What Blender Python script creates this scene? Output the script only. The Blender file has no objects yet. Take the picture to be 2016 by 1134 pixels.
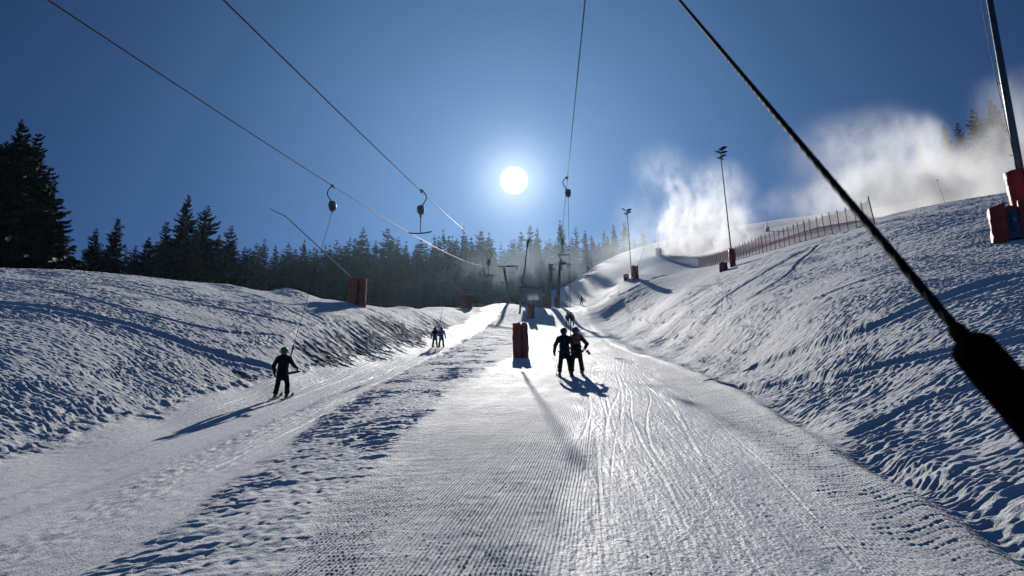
import bpy, bmesh, math, random
import numpy as np
from mathutils import Vector, Matrix, Euler

# ------------------------------------------------------------------ camera, sky, sun, exposure
S = bpy.context.scene
PITCH, ROLL, FPX = math.radians(16.5), math.radians(1.0), 1500.0
fwd = Vector((0, math.cos(PITCH), math.sin(PITCH)))
up0 = Vector((0, -math.sin(PITCH), math.cos(PITCH)))
rt0 = Vector((1, 0, 0))
rgt = rt0 * math.cos(ROLL) - up0 * math.sin(ROLL)
upv = up0 * math.cos(ROLL) + rt0 * math.sin(ROLL)
cam_data = bpy.data.cameras.new('camera')
cam = bpy.data.objects.new('camera', cam_data)
S.collection.objects.link(cam)
cam.matrix_world = Matrix(((rgt.x, upv.x, -fwd.x, 0), (rgt.y, upv.y, -fwd.y, 0), (rgt.z, upv.z, -fwd.z, 0), (0, 0, 0, 1)))
cam_data.sensor_width = 36
cam_data.lens = 36 * FPX / 2016
cam_data.clip_start = 0.05
cam_data.clip_end = 4000
cam_data.dof.use_dof = True
cam_data.dof.focus_distance = 26
cam_data.dof.aperture_fstop = 8.5
S.camera = cam


def ray(px, py):
    return fwd + rgt * ((px - 1008) / FPX) + upv * ((567 - py) / FPX)


def at(px, py, d):
    """the point seen at photo pixel px, py at forward distance d (metres along y)"""
    v = ray(px, py)
    return v * (d / v.y)


def project(p):
    p = Vector(p)
    w = p.dot(fwd)
    return 1008 + FPX * p.dot(rgt) / w, 567 - FPX * p.dot(upv) / w


SUN = ray(1012, 355).normalized()
SUN_EL = math.asin(SUN.z)
SUN_AZ = math.atan2(SUN.x, SUN.y)
EXPOSURE = -0.25
SKY_STRENGTH = 0.05
SUN_STRENGTH = 5.0
HAZE_DENSITY = 0.00004
HAZE_G = 0.80

w = bpy.data.worlds.new('World')
S.world = w
w.use_nodes = True
wn, wl = w.node_tree.nodes, w.node_tree.links
wn.clear()
sky = wn.new('ShaderNodeTexSky')
sky.sky_type = 'NISHITA'
sky.sun_disc = False
sky.sun_elevation = SUN_EL
sky.sun_rotation = SUN_AZ
sky.altitude = 1200
sky.air_density = 0.6
sky.dust_density = 0.05
sky.ozone_density = 10.0
bg = wn.new('ShaderNodeBackground')
bg.inputs[1].default_value = SKY_STRENGTH
wl.new(sky.outputs[0], bg.inputs[0])
# the sun's own disc and its aureole in the sky
tc = wn.new('ShaderNodeTexCoord')
dt = wn.new('ShaderNodeVectorMath'); dt.operation = 'DOT_PRODUCT'
wl.new(tc.outputs['Generated'], dt.inputs[0])
dt.inputs[1].default_value = SUN


def wmath(op, a, b):
    n = wn.new('ShaderNodeMath'); n.operation = op
    for i, v in enumerate((a, b)):
        if isinstance(v, (int, float)):
            n.inputs[i].default_value = v
        else:
            wl.new(v, n.inputs[i])
    return n.outputs[0]


cl = wmath('MAXIMUM', dt.outputs['Value'], 0.0)
mr = wn.new('ShaderNodeMapRange'); mr.interpolation_type = 'SMOOTHSTEP'
mr.inputs['From Min'].default_value = math.cos(math.radians(1.08))
mr.inputs['From Max'].default_value = math.cos(math.radians(0.42))
wl.new(cl, mr.inputs['Value'])
disc = wmath('MULTIPLY', mr.outputs[0], 7.0)
a1 = wmath('MULTIPLY', wmath('POWER', cl, 1500.0), 0.55)
a2 = wmath('MULTIPLY', wmath('POWER', cl, 420.0), 0.22)
bg2 = wn.new('ShaderNodeBackground')
bg2.inputs[0].default_value = (0.88, 0.94, 1.0, 1)
wl.new(wmath('ADD', disc, wmath('ADD', a1, a2)), bg2.inputs[1])
bg3 = wn.new('ShaderNodeBackground')
bg3.inputs[0].default_value = (0.22, 0.53, 1.0, 1)
wl.new(wmath('MULTIPLY', wmath('POWER', cl, 15.0), 0.36), bg3.inputs[1])
ad0 = wn.new('ShaderNodeAddShader')
wl.new(bg2.outputs[0], ad0.inputs[0]); wl.new(bg3.outputs[0], ad0.inputs[1])
ad = wn.new('ShaderNodeAddShader')
wl.new(bg.outputs[0], ad.inputs[0]); wl.new(ad0.outputs[0], ad.inputs[1])
wo = wn.new('ShaderNodeOutputWorld')
wl.new(ad.outputs[0], wo.inputs['Surface'])

sd = bpy.data.lights.new('sun', 'SUN')
sd.energy = SUN_STRENGTH
sd.angle = math.radians(0.5)
sd.color = (1.0, 0.965, 0.915)
so = bpy.data.objects.new('sun', sd)
so.rotation_euler = (-SUN).to_track_quat('-Z', 'Y').to_euler()
S.collection.objects.link(so)

S.view_settings.view_transform = 'Standard'
S.view_settings.look = 'None'
S.view_settings.gamma = 1
S.view_settings.exposure = EXPOSURE
cy = S.cycles
cy.max_bounces = 6
cy.diffuse_bounces = 0
cy.glossy_bounces = 2
cy.transmission_bounces = 4
cy.transparent_max_bounces = 16
cy.volume_bounces = 3
cy.use_denoising = True
cy.denoising_prefilter = 'NONE'
cy.sample_clamp_indirect = 4.0
cy.volume_step_rate = 1.0
cy.volume_max_steps = 256

C = S.collection
rng = np.random.default_rng(7)
random.seed(11)


# ------------------------------------------------------------------ helpers
def link(o):
    C.objects.link(o)
    return o


def tag(o, label=None, cat=None, group=None, kind=None):
    for k, v in (('label', label), ('category', cat), ('group', group), ('kind', kind)):
        if v:
            o[k] = v
    return o


def empty(name, loc, rz=0.0, label=None, cat=None, group=None):
    o = bpy.data.objects.new(name, None)
    o.empty_display_size = 0.2
    o.location = loc
    o.rotation_euler = (0, 0, rz)
    link(o)
    return tag(o, label, cat, group)


def np_mesh(name, V, F, mats=(), smooth=True, mi=None):
    """mesh from arrays; F is an (n,k) int array of equal-sized faces"""
    me = bpy.data.meshes.new(name)
    V = np.asarray(V, np.float32); F = np.asarray(F, np.int32)
    n, k = F.shape
    me.vertices.add(len(V)); me.vertices.foreach_set('co', V.ravel())
    me.loops.add(n * k); me.loops.foreach_set('vertex_index', F.ravel())
    me.polygons.add(n); me.polygons.foreach_set('loop_start', np.arange(0, n * k, k, dtype=np.int32))
    if mi is not None:
        me.polygons.foreach_set('material_index', np.asarray(mi, np.int32))
    me.polygons.foreach_set('use_smooth', np.full(n, bool(smooth)))
    for m in mats:
        me.materials.append(m)
    me.update()
    return me


class MB:
    """collects shapes and builds them as one mesh object"""
    def __init__(self):
        self.bm = bmesh.new()

    def box(self, c, size, rot=None, bevel=0.0):
        g = bmesh.ops.create_cube(self.bm, size=1.0)
        vs = g['verts']
        for v in vs:
            v.co = Vector((v.co.x * size[0], v.co.y * size[1], v.co.z * size[2]))
        if bevel:
            es = list({e for v in vs for e in v.link_edges})
            r = bmesh.ops.bevel(self.bm, geom=es, offset=bevel, segments=2, affect='EDGES', profile=0.5)
            vs = list({v for f in r['faces'] for v in f.verts} | {v for v in vs if v.is_valid})
        M = rot.to_matrix() if isinstance(rot, Euler) else rot
        for v in vs:
            p = (M @ v.co) if M is not None else v.co
            v.co = p + Vector(c)
        return self

    def tube(self, pts, radii, seg=8, cap=True, sx=1.0, sy=1.0):
        pts = [Vector(p) for p in pts]
        if isinstance(radii, (int, float)):
            radii = [radii] * len(pts)
        rings = []
        ref = None
        for i, p in enumerate(pts):
            a = pts[max(i - 1, 0)]; b = pts[min(i + 1, len(pts) - 1)]
            t = (b - a).normalized()
            if ref is None:
                ref = Vector((1, 0, 0)) if abs(t.x) < 0.9 else Vector((0, 1, 0))
            u = (ref - t * ref.dot(t)).normalized()
            ref = u
            v = t.cross(u)
            rings.append([self.bm.verts.new(p + (u * math.cos(2 * math.pi * k / seg) * sx + v * math.sin(2 * math.pi * k / seg) * sy) * radii[i]) for k in range(seg)])
        for r0, r1 in zip(rings, rings[1:]):
            for k in range(seg):
                f = self.bm.faces.new((r0[k], r0[(k + 1) % seg], r1[(k + 1) % seg], r1[k]))
                f.smooth = True
        if cap:
            self.bm.faces.new(list(reversed(rings[0])))
            self.bm.faces.new(rings[-1])
        return self

    def ball(self, c, r, seg=12, scale=(1, 1, 1)):
        g = bmesh.ops.create_uvsphere(self.bm, u_segments=seg, v_segments=max(6, seg // 2), radius=r)
        for v in g['verts']:
            v.co = Vector((v.co.x * scale[0], v.co.y * scale[1], v.co.z * scale[2])) + Vector(c)
        for f in {f for v in g['verts'] for f in v.link_faces}:
            f.smooth = True
        return self

    def poly(self, pts):
        self.bm.faces.new([self.bm.verts.new(Vector(p)) for p in pts])
        return self

    def prism(self, outline, z0, z1, close=True):
        """closed outline (x,y) extruded between two heights"""
        lo = [self.bm.verts.new((x, y, z0)) for x, y in outline]
        hi = [self.bm.verts.new((x, y, z1)) for x, y in outline]
        n = len(outline)
        for i in range(n):
            j = (i + 1) % n
            self.bm.faces.new((lo[i], lo[j], hi[j], hi[i]))
        self.bm.faces.new(list(reversed(lo))); self.bm.faces.new(hi)
        return self

    def build(self, name, mat, parent=None, loc=None):
        bmesh.ops.recalc_face_normals(self.bm, faces=self.bm.faces)
        me = bpy.data.meshes.new(name)
        self.bm.to_mesh(me); self.bm.free()
        if mat:
            me.materials.append(mat)
        o = bpy.data.objects.new(name, me)
        if parent is not None:
            o.parent = parent
        if loc is not None:
            o.location = loc
        return link(o)


def copy_tree(o, parent=None):
    c = o.copy(); C.objects.link(c)
    if parent is not None:
        c.parent = parent
    for ch in list(o.children):
        copy_tree(ch, c)
    return c


def material(name, col, rough=0.6, metal=0.0, var=0.15, scale=8.0, bump=0.0, bscale=40.0, spec=0.5, transl=None):
    m = bpy.data.materials.new(name)
    m.use_nodes = True
    nt = m.node_tree; N, L = nt.nodes, nt.links
    p = N['Principled BSDF']
    p.inputs['Roughness'].default_value = rough
    p.inputs['Metallic'].default_value = metal
    p.inputs['Specular IOR Level'].default_value = spec
    t = N.new('ShaderNodeTexCoord')
    no = N.new('ShaderNodeTexNoise'); no.inputs['Scale'].default_value = scale; no.inputs['Detail'].default_value = 4
    L.new(t.outputs['Object'], no.inputs['Vector'])
    r = N.new('ShaderNodeValToRGB')
    r.color_ramp.elements[0].position = 0.3; r.color_ramp.elements[1].position = 0.7
    r.color_ramp.elements[0].color = tuple(c * (1 - var) for c in col) + (1,)
    r.color_ramp.elements[1].color = tuple(min(1, c * (1 + var)) for c in col) + (1,)
    L.new(no.outputs['Fac'], r.inputs[0]); L.new(r.outputs[0], p.inputs['Base Color'])
    if bump:
        nb = N.new('ShaderNodeTexNoise'); nb.inputs['Scale'].default_value = bscale; nb.inputs['Detail'].default_value = 3
        L.new(t.outputs['Object'], nb.inputs['Vector'])
        b = N.new('ShaderNodeBump'); b.inputs['Strength'].default_value = 1.0; b.inputs['Distance'].default_value = bump
        L.new(nb.outputs['Fac'], b.inputs['Height']); L.new(b.outputs[0], p.inputs['Normal'])
    if transl:
        tr = N.new('ShaderNodeBsdfTranslucent'); tr.inputs[0].default_value = tuple(col) + (1,)
        mx = N.new('ShaderNodeMixShader'); mx.inputs[0].default_value = transl
        L.new(p.outputs[0], mx.inputs[1]); L.new(tr.outputs[0], mx.inputs[2])
        L.new(mx.outputs[0], N['Material Output'].inputs['Surface'])
    return m


# ------------------------------------------------------------------ the terrain
EYE = 1.77


def zt(y):
    """height of the groomed lift track (eye level is 0)"""
    y = np.asarray(y, float)
    z = -EYE + 0.239 * y
    z = z + np.where(y > 40, 0.00075 * (np.minimum(y, 130) - 40) ** 2 + np.where(y > 130, 0.135 * (y - 130), 0), 0)
    return z


def track_mid(y):
    """x of the middle of the lift track"""
    y = np.asarray(y, float)
    return 0.40 + 0.118 * np.minimum(y, 45) + np.where(y > 45, 0.035 * (y - 45), 0)


def piste_mid(y):
    y = np.asarray(y, float)
    return -7.2 + np.where(y > 60, 0.03 * (y - 60), 0)


def left_foot(y):
    return np.interp(y, [0, 8, 12, 16, 21.5, 28, 37, 42, 50, 62, 80, 100, 125, 160], [-8.6, -8.7, -9.0, -9.3, -9.7, -9.4, -9.0, -8.7, -8.3, -7.4, -5.8, -4.9, -4.2, -4])


def piste_rise(y):
    return np.interp(y, [0, 12, 21.5, 28, 37, 42, 50, 62, 80, 100, 130], [-0.40, -0.52, -0.28, -0.1, 0.2, 0.36, 0.6, 0.85, 1.05, 1.05, 0.3])


def right_edge(y):
    return np.interp(y, [0, 5.6, 10, 18.6, 28, 40, 52, 70, 85, 100, 119, 140], [3.3, 3.75, 4.4, 5.9, 7.0, 7.9, 8.3, 8.9, 9.6, 10.4, 11.6, 14])


def right_foot(y):
    return np.interp(y, [0, 5.6, 10, 18.6, 28, 40, 52, 70, 85, 100, 119, 140], [3.6, 4.0, 4.7, 6.3, 7.6, 9.0, 10.2, 11.3, 12.3, 12.6, 12.8, 15])


ctrl = []          # (u, ln y, residual/y)


def cw(x, y, z):
    ctrl.append((x / math.hypot(y, 1.0), math.log(y), (z - float(zt(y))) / y))


def cp(px, py, d):
    p = at(px, py, d)
    cw(p.x, p.y, p.z)


for y in (2.2, 3.5, 5.5, 8, 11, 15, 20, 26, 33, 42, 53, 66, 82, 100, 122):
    z = float(zt(y))
    m = float(track_mid(y)); re = float(right_edge(y)); rf = float(right_foot(y)); lf = float(left_foot(y))
    cw(m, y, z); cw(re, y, z + 0.0)
    cw(rf + 0.3, y, z + 0.05)
    if y < 100:
        cw(m - 3.2, y, z)
        cw((lf + m - 3.2) * 0.5, y, z + 0.55 * float(piste_rise(y)))
    cw(lf + 0.2, y, z + float(piste_rise(y)))
# left bank, its crest and what lies behind it
lcrest = ((-900, 520, 34), (-300, 521, 38), (0, 530, 40), (130, 533, 41), (270, 546, 43), (400, 560, 46), (550, 573, 53), (700, 600, 61), (780, 604, 73), (850, 606, 88), (925, 604, 110))
for px, py, d in lcrest:
    cp(px, py, d)
_lx = [c[0] for c in lcrest]
for px in (-700, -300, -100, 60, 200, 330, 450, 560, 650, 720, 790, 850, 890):
    pc = at(px, np.interp(px, _lx, [c[1] for c in lcrest]), 1 / np.interp(px, _lx, [1 / c[2] for c in lcrest]))
    if px not in _lx:
        cw(pc.x, pc.y, pc.z)
    uu = pc.x / pc.y
    ds = np.linspace(4, 110, 2000)
    fd = float(ds[np.argmin(np.abs(left_foot(ds) - uu * ds))])
    zf = float(zt(fd)) + float(piste_rise(fd))
    for f in (0.18, 0.38, 0.6, 0.8):
        d = fd + (pc.y - fd) * f
        cw(uu * d, d, zf + (pc.z - zf) * (f + 0.05 * math.sin(math.pi * f)))
for d, zz in ((58, 13.5), (85, 20), (140, 39), (200, 56), (300, 86)):
    for u in (-1.6, -1.0, -0.62, -0.35):
        cw(u * d, d, zz if u < -0.5 else zz * 0.94)
for px, py, d in ((960, 600, 131), (1000, 599, 133)):
    cp(px, py, d)
for d, zz in ((80, 18.0), (125, 30.0), (165, 40.0), (215, 53), (270, 71), (330, 93), (420, 112), (600, 130)):
    for u in (-0.2, -0.1, 0.0):
        if d >= 165 or u < -0.05 and d > 100 or u < -0.15:
            cw(u * d, d, zz)
# right bank
crest = ((1300, 546, 124), (1373, 531, 126), (1443, 514, 98), (1500, 497, 83), (1600, 470, 67), (1732, 438, 54), (1900, 409, 48), (2016, 398, 44), (2200, 372, 41), (2450, 350, 38), (2900, 330, 35))
_cx = [c[0] for c in crest]
for px in (1330, 1385, 1443, 1500, 1560, 1630, 1700, 1780, 1860, 1940, 2016, 2150, 2350, 2600, 2900):
    cyp = np.interp(px, _cx, [c[1] for c in crest]); cd = 1 / np.interp(px, _cx, [1 / c[2] for c in crest])
    pc = at(px, cyp, cd)
    cw(pc.x, pc.y, pc.z)
    uu = pc.x / pc.y
    ds = np.linspace(3, 100, 2000)
    fd = float(ds[np.argmin(np.abs(right_foot(ds) - uu * ds))]) if uu < 1.2 else 3.0
    zf = float(zt(fd)) + 0.05
    for f in (0.22, 0.45, 0.7):
        d = fd + (cd - fd) * f
        cw(uu * d, d, zf + (pc.z - zf) * (f + np.interp(px, [1443, 2016], [0.0, -0.035]) * math.sin(math.pi * f)))
for px, py, d in ((1250, 570, 108), (1232, 548, 126), (1200, 590, 112), (1144, 601, 121)):
    cp(px, py, d)
# the wide slope beyond and its skyline
for px, py, d in ((1050, 604, 127), (1085, 606, 136), (1100, 607, 137), (1040, 588, 175), (1110, 572, 200), (1165, 527, 226), (1225, 498, 240), (1290, 479, 250), (1297, 500, 168), (1200, 560, 150), (1370, 461, 255), (1370, 502, 165),
                  (1540, 431, 235), (1600, 452, 110), (1700, 420, 195), (1850, 405, 150), (1740, 430, 90), (2016, 385, 140), (1900, 400, 90), (2300, 350, 130), (2900, 300, 120)):
    cp(px, py, d)
for px, d, zz in ((1110, 320, 95), (1225, 320, 106), (1290, 320, 110), (1540, 320, 118), (1850, 260, 108), (2400, 260, 120), (1225, 600, 140), (1850, 600, 150), (300, 600, 120), (-900, 600, 110)):
    cw(ray(px, 450).x / ray(px, 450).y * d, d, zz)

CT = np.array(ctrl)
KX, KY = 1.0, 0.42          # metric of the interpolation: u and ln y
_P = np.stack([CT[:, 0] * KX, CT[:, 1] * KY], 1)


def _phi(r2):
    return 0.5 * r2 * np.log(r2 + 1e-12)


_n = len(_P)
_A = _phi(((_P[:, None] - _P[None]) ** 2).sum(2)) + np.eye(_n) * 2e-4
_Q = np.concatenate([np.ones((_n, 1)), _P], 1)
_M = np.block([[_A, _Q], [_Q.T, np.zeros((3, 3))]])
_W = np.linalg.solve(_M, np.concatenate([CT[:, 2], np.zeros(3)]))


def resid(u, ly):
    u = np.asarray(u, float); ly = np.asarray(ly, float)
    sh = np.broadcast(u, ly).shape
    q = np.stack([np.broadcast_to(u, sh).ravel() * KX, np.broadcast_to(ly, sh).ravel() * KY], 1)
    out = np.empty(len(q))
    for i in range(0, len(q), 20000):
        b = q[i:i + 20000]
        out[i:i + 20000] = _phi(((b[:, None] - _P[None]) ** 2).sum(2)) @ _W[:_n] + _W[_n] + b @ _W[_n + 1:]
    return out.reshape(sh)


def base_z(x, y):
    x = np.asarray(x, float); y = np.asarray(y, float)
    yy = np.maximum(y, 2.2)
    u = np.clip(x / np.sqrt(y * y + 1), -2.6, 2.6)
    return zt(y) + yy * resid(u, np.log(yy))


def ground(x, y):
    return float(base_z(x, y))


def hit(px, py, d0=3.0, d1=320.0):
    """where the line of sight of a photo pixel meets the terrain"""
    v = ray(px, py)
    ds = np.exp(np.linspace(math.log(d0), math.log(d1), 500))
    k = ds / v.y
    g = v.z * k - base_z(v.x * k, ds)
    i = np.argmax(g < 0)
    if not (g < 0).any():
        i = int(np.argmin(g))
        return v * k[i]
    a, b = k[max(i - 1, 0)], k[i]
    ga, gb = g[max(i - 1, 0)], g[i]
    t = ga / (ga - gb) if ga != gb else 0
    return v * (a + (b - a) * t)


# --- gradient noise
def _hash(ix, iy, seed):
    h = (ix.astype(np.uint32) * np.uint32(374761393) + iy.astype(np.uint32) * np.uint32(668265263) + np.uint32(seed * 974711 + 1013)) & np.uint32(0xffffffff)
    h = (h ^ (h >> np.uint32(13))) * np.uint32(1274126177)
    return h ^ (h >> np.uint32(16))


_GA = np.linspace(0, 2 * np.pi, 256, endpoint=False)
_GX, _GY = np.cos(_GA).astype(np.float32), np.sin(_GA).astype(np.float32)


def noise(x, y, seed=0):
    x = np.asarray(x, np.float32); y = np.asarray(y, np.float32)
    fx, fy = np.floor(x), np.floor(y)
    ix, iy = fx.astype(np.int64).astype(np.int32), fy.astype(np.int64).astype(np.int32)
    fx = x - fx; fy = y - fy
    sx = fx * fx * fx * (fx * (fx * 6 - 15) + 10); sy = fy * fy * fy * (fy * (fy * 6 - 15) + 10)

    def g(dx, dy):
        h = _hash(ix + dx, iy + dy, seed) & np.uint32(255)
        return _GX[h] * (fx - dx) + _GY[h] * (fy - dy)
    a = g(0, 0); b = g(1, 0); c = g(0, 1); d = g(1, 1)
    a = a + (b - a) * sx; c = c + (d - c) * sx
    return (a + (c - a) * sy) * 1.5


def smooth(a, b, v):
    t = np.clip((v - a) / (b - a), 0, 1)
    return t * t * (3 - 2 * t)


# --- the sampling grid: as fine as the picture near the camera, coarser with distance
_uc = np.linspace(-0.80, 0.80, 1900)
_ue = 0.80 + np.cumsum(np.geomspace(0.004, 0.16, 42))
U = np.concatenate([-_ue[::-1], _uc, _ue])
YR = np.concatenate([np.linspace(-28, 0.6, 22), np.geomspace(0.8, 3.2, 80)[:-1], np.geomspace(3.2, 75, 1380)[:-1], np.geomspace(75, 260, 280)[:-1], np.geomspace(260, 900, 40)])
NU, NY = len(U), len(YR)
SC = np.sqrt(YR * YR + 1)
X2 = (U[None, :] * SC[:, None]).astype(np.float32)
Y2 = np.broadcast_to(YR[:, None], X2.shape).astype(np.float32)


def _cubic(xs, knots_n, lo, hi):
    """rows of Catmull-Rom weights on a uniform knot grid"""
    t = np.clip((xs - lo) / (hi - lo) * (knots_n - 1), 0, knots_n - 1 - 1e-6)
    i = np.floor(t).astype(int); f = t - i
    Wt = np.zeros((len(xs), knots_n))
    ws = (-0.5 * f ** 3 + f ** 2 - 0.5 * f, 1.5 * f ** 3 - 2.5 * f ** 2 + 1, -1.5 * f ** 3 + 2 * f ** 2 + 0.5 * f, 0.5 * f ** 3 - 0.5 * f ** 2)
    for k, wk in zip((-1, 0, 1, 2), ws):
        np.add.at(Wt, (np.arange(len(xs)), np.clip(i + k, 0, knots_n - 1)), wk)
    return Wt


_ly = np.log(np.maximum(YR, 2.2))
_ku = np.linspace(-2.6, 2.6, 300); _kl = np.linspace(math.log(2.2), math.log(900), 200)
_R = resid(_ku[None, :], _kl[:, None])
_Rf = _cubic(_ly, 200, _kl[0], _kl[-1]) @ _R @ _cubic(np.clip(U, -2.6, 2.6), 300, -2.6, 2.6).T
Z2 = (zt(YR)[:, None] + np.maximum(YR, 2.2)[:, None] * _Rf).astype(np.float32)

SPX = np.gradient(U)[None, :] * SC[:, None]
SPY = np.gradient(YR)[:, None] * np.ones_like(SPX)
SP = np.maximum(SPX, SPY * 0.30).astype(np.float32)


def fade(wave):
    """drops detail finer than the grid can carry"""
    return (1 - smooth(wave * 0.38, wave * 0.75, SP)).astype(np.float32)


TM = track_mid(Y2).astype(np.float32)
S2 = X2 - TM
wob = noise(X2 * 0 + 3.1, Y2 / 2.2, 5) * 0.25 + noise(X2 * 0 + 7.7, Y2 / 0.7, 6) * 0.06
RE = right_edge(Y2).astype(np.float32); RF = right_foot(Y2).astype(np.float32); LF = left_foot(Y2).astype(np.float32)
SL = np.interp(Y2, [0, 5, 10.5, 21.5, 36, 52, 80], [-2.5, -2.7, -3.4, -4.75, -5.3, -5.9, -6.0]).astype(np.float32)
PR = np.interp(Y2, [0, 5.5, 10.5, 21.5, 36, 52, 90, 130], [-2.8, -3.1, -3.55, -4.4, -4.8, -4.4, -2.4, -0.7]).astype(np.float32)
near = (1 - smooth(120, 142, Y2)).astype(np.float32)
soft = 0.12 + 0.004 * Y2
m_track = smooth(-soft, soft, S2 - SL + wob) * smooth(-soft, soft, RE - X2 + wob * 0.5) * near
m_right = smooth(-0.15, 0.35, X2 - RF + wob) * smooth(1.5, 3.5, Y2 + 4 * (X2 > 4))
m_gul = np.clip(smooth(-0.1, 0.25, X2 - RE + wob * 0.5) - m_right, 0, 1)
m_left = smooth(-0.1, 0.7, LF - X2 + wob * 1.5)
m_piste = smooth(-0.1, 0.5, X2 - LF - wob * 1.5) * smooth(-0.15, 0.15, PR - X2 + wob) * near
m_strip = np.clip(1 - m_track - m_right - m_left - m_piste - m_gul, 0, 1) * near
m_far = smooth(118, 150, Y2)

H = np.zeros_like(Z2)
# groomed lanes: soft undulation and shallow ski traces
lane = m_track + m_piste
H += lane * (0.035 * noise(X2 / 2.3, Y2 / 4.5, 11) * fade(1.5) + 0.010 * noise(X2 / 0.55, Y2 / 1.8, 12) * fade(0.5))
H += lane * 0.004 * noise(X2 / 0.05, Y2 / 0.22, 13) * fade(0.06)
H += m_piste * (0.011 * noise((X2 + 0.02 * Y2) / 0.13, Y2 / 4.0, 14) * fade(0.12) + 0.007 * noise((X2 - 0.03 * Y2) / 0.06, Y2 / 1.6, 4) * fade(0.06))
H += m_piste * 0.016 * noise(X2 / 0.09, Y2 / 0.2, 15) * fade(0.09) * np.exp(-((X2 - PR + 1.25 + 0.3 * noise(X2 * 0, Y2 / 5, 2)) / 0.55) ** 2)
H += m_piste * 0.012 * noise(X2 / 0.14, Y2 / 0.35, 15) * fade(0.14) * smooth(-0.1, 0.35, noise(X2 / 1.4, Y2 / 7, 16))
# worn middle of the lift track
worn = m_track * smooth(0.15, 0.9, 1.75 - np.abs(S2 - 0.25 + 0.3 * noise(X2 * 0 + 1.3, Y2 / 6, 17)) + 0.35 * noise(X2 / 0.4, Y2 / 1.6, 18))
worn = np.maximum(worn, m_track * smooth(25, 42, Y2) * 0.8)
H -= worn * 0.012
H += worn * (0.005 * noise(X2 / 0.15, Y2 / 5.0, 19) * fade(0.2) + 0.004 * noise(X2 / 0.05, Y2 / 0.7, 20) * fade(0.05) + 0.003 * noise(X2 / 0.028, Y2 / 0.07, 9) * fade(0.03))
fl_ = noise(X2 / 0.03, Y2 / 0.22, 8) * fade(0.03)
H -= worn * 0.006 * smooth(0.34, 0.6, fl_) * smooth(-0.1, 0.3, noise(X2 / 0.28, Y2 / 2.2, 7))
r_ = np.random.default_rng(3)
sel = (Y2 > 3.3) & (Y2 < 45) & (m_track > 0.05)
ss, yy = S2[sel], Y2[sel]
hh = np.zeros_like(ss)
for k in range(70):
    s0 = r_.normal(0.2, 0.75); y0 = r_.uniform(2, 40); ln = r_.uniform(4, 22)
    c = s0 + r_.normal(0, 0.018) * (yy - y0) + r_.uniform(0.02, 0.16) * np.sin(yy / r_.uniform(1.6, 5.0) + r_.uniform(0, 6.3))
    wd = r_.uniform(0.012, 0.030); dp = r_.uniform(0.0025, 0.008)
    g = smooth(0, 1.5, yy - y0) * smooth(0, 2.5, y0 + ln - yy)
    dd = ss - c
    hh += g * dp * (-np.exp(-(dd / wd) ** 2) + 0.5 * np.exp(-((dd - wd * 2.0) / wd) ** 2) * (k % 2) + 0.25 * np.exp(-((dd + wd * 2.0) / wd) ** 2))
H[sel] += hh * fade(0.08)[sel]
sel = (Y2 > 3.3) & (Y2 < 60) & (m_piste > 0.05)
xx, yy = X2[sel], Y2[sel]
hh = np.zeros_like(xx)
for k in range(75):
    x0 = r_.uniform(-10.5, -3.6); y0 = r_.uniform(2, 42); ln = r_.uniform(6, 30)
    c = x0 + r_.normal(0, 0.02) * (yy - y0) + r_.uniform(0.0, 0.08) * np.sin(yy / r_.uniform(2.5, 6.0) + r_.uniform(0, 6.3))
    wd = r_.uniform(0.016, 0.04); dp = r_.uniform(0.006, 0.018)
    dd = xx - c
    hh += smooth(0, 1.5, yy - y0) * smooth(0, 2.5, y0 + ln - yy) * dp * (-np.exp(-(dd / wd) ** 2) + 0.5 * np.exp(-((dd - wd * 2) / wd) ** 2))
H[sel] += hh * fade(0.07)[sel]
# churned strip between the lanes: clods, boot holes, old ruts
q1 = X2 * 0.93 + Y2 * 0.36; q2 = -X2 * 0.36 + Y2 * 0.93
wx = 0.25 * noise(X2 / 0.9, Y2 / 0.9, 21); wy = 0.25 * noise(X2 / 0.9 + 9, Y2 / 0.9, 22)
n1 = noise(X2 / 0.62 + wx * 2, Y2 / 1.15 + wy, 23); n2 = noise(X2 / 0.24 + wy, Y2 / 0.42 + wx, 24); n3 = noise(q1 / 1.9, q2 / 0.55, 25); n4 = noise(X2 / 0.095, Y2 / 0.15, 26)
stripa = m_strip * (0.22 + 0.78 * smooth(-0.25, 0.30, noise(X2 / 1.7, Y2 / 3.2, 27)))
n1 = noise((X2 - 0.25 * Y2) / 0.42 + wx, (Y2 + 0.25 * X2) / 1.5 + wy, 23); n5 = noise((X2 + 0.1 * Y2) / 0.9 + wx, Y2 / 2.6 + wy, 28)
e1 = X2 * 0.80 + Y2 * 0.60; e2 = -X2 * 0.60 + Y2 * 0.80
p1 = noise(e1 / 1.1 + wx, e2 / 0.34 + wy, 121); p2 = noise(e1 / 0.5 + wy, e2 / 0.17 + wx, 122); p3 = noise((X2 * 0.97 + Y2 * 0.24) / 1.3, (-X2 * 0.24 + Y2 * 0.97) / 0.30 + wx, 123)
H += stripa * 0.66 * (0.036 * smooth(0.05, 0.22, p1) * fade(0.3) - 0.048 * smooth(0.20, 0.36, -p3) * fade(0.25) + 0.024 * smooth(0.12, 0.26, p2) * fade(0.15) + 0.018 * smooth(-0.05, 0.10, n5) * fade(0.3) - 0.07 * smooth(0.34, 0.48, -n1) * fade(0.3) + 0.012 * n2 * fade(0.2))
H += m_strip * 0.014 * n4 * fade(0.09)
# banks: crusted snow drawn out down the fall line
rngt = m_right + m_far * smooth(0.0, 0.05, X2 / np.maximum(Y2, 1)) + m_gul * 0.7
rngt = np.clip(rngt, 0, 1)


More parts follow.
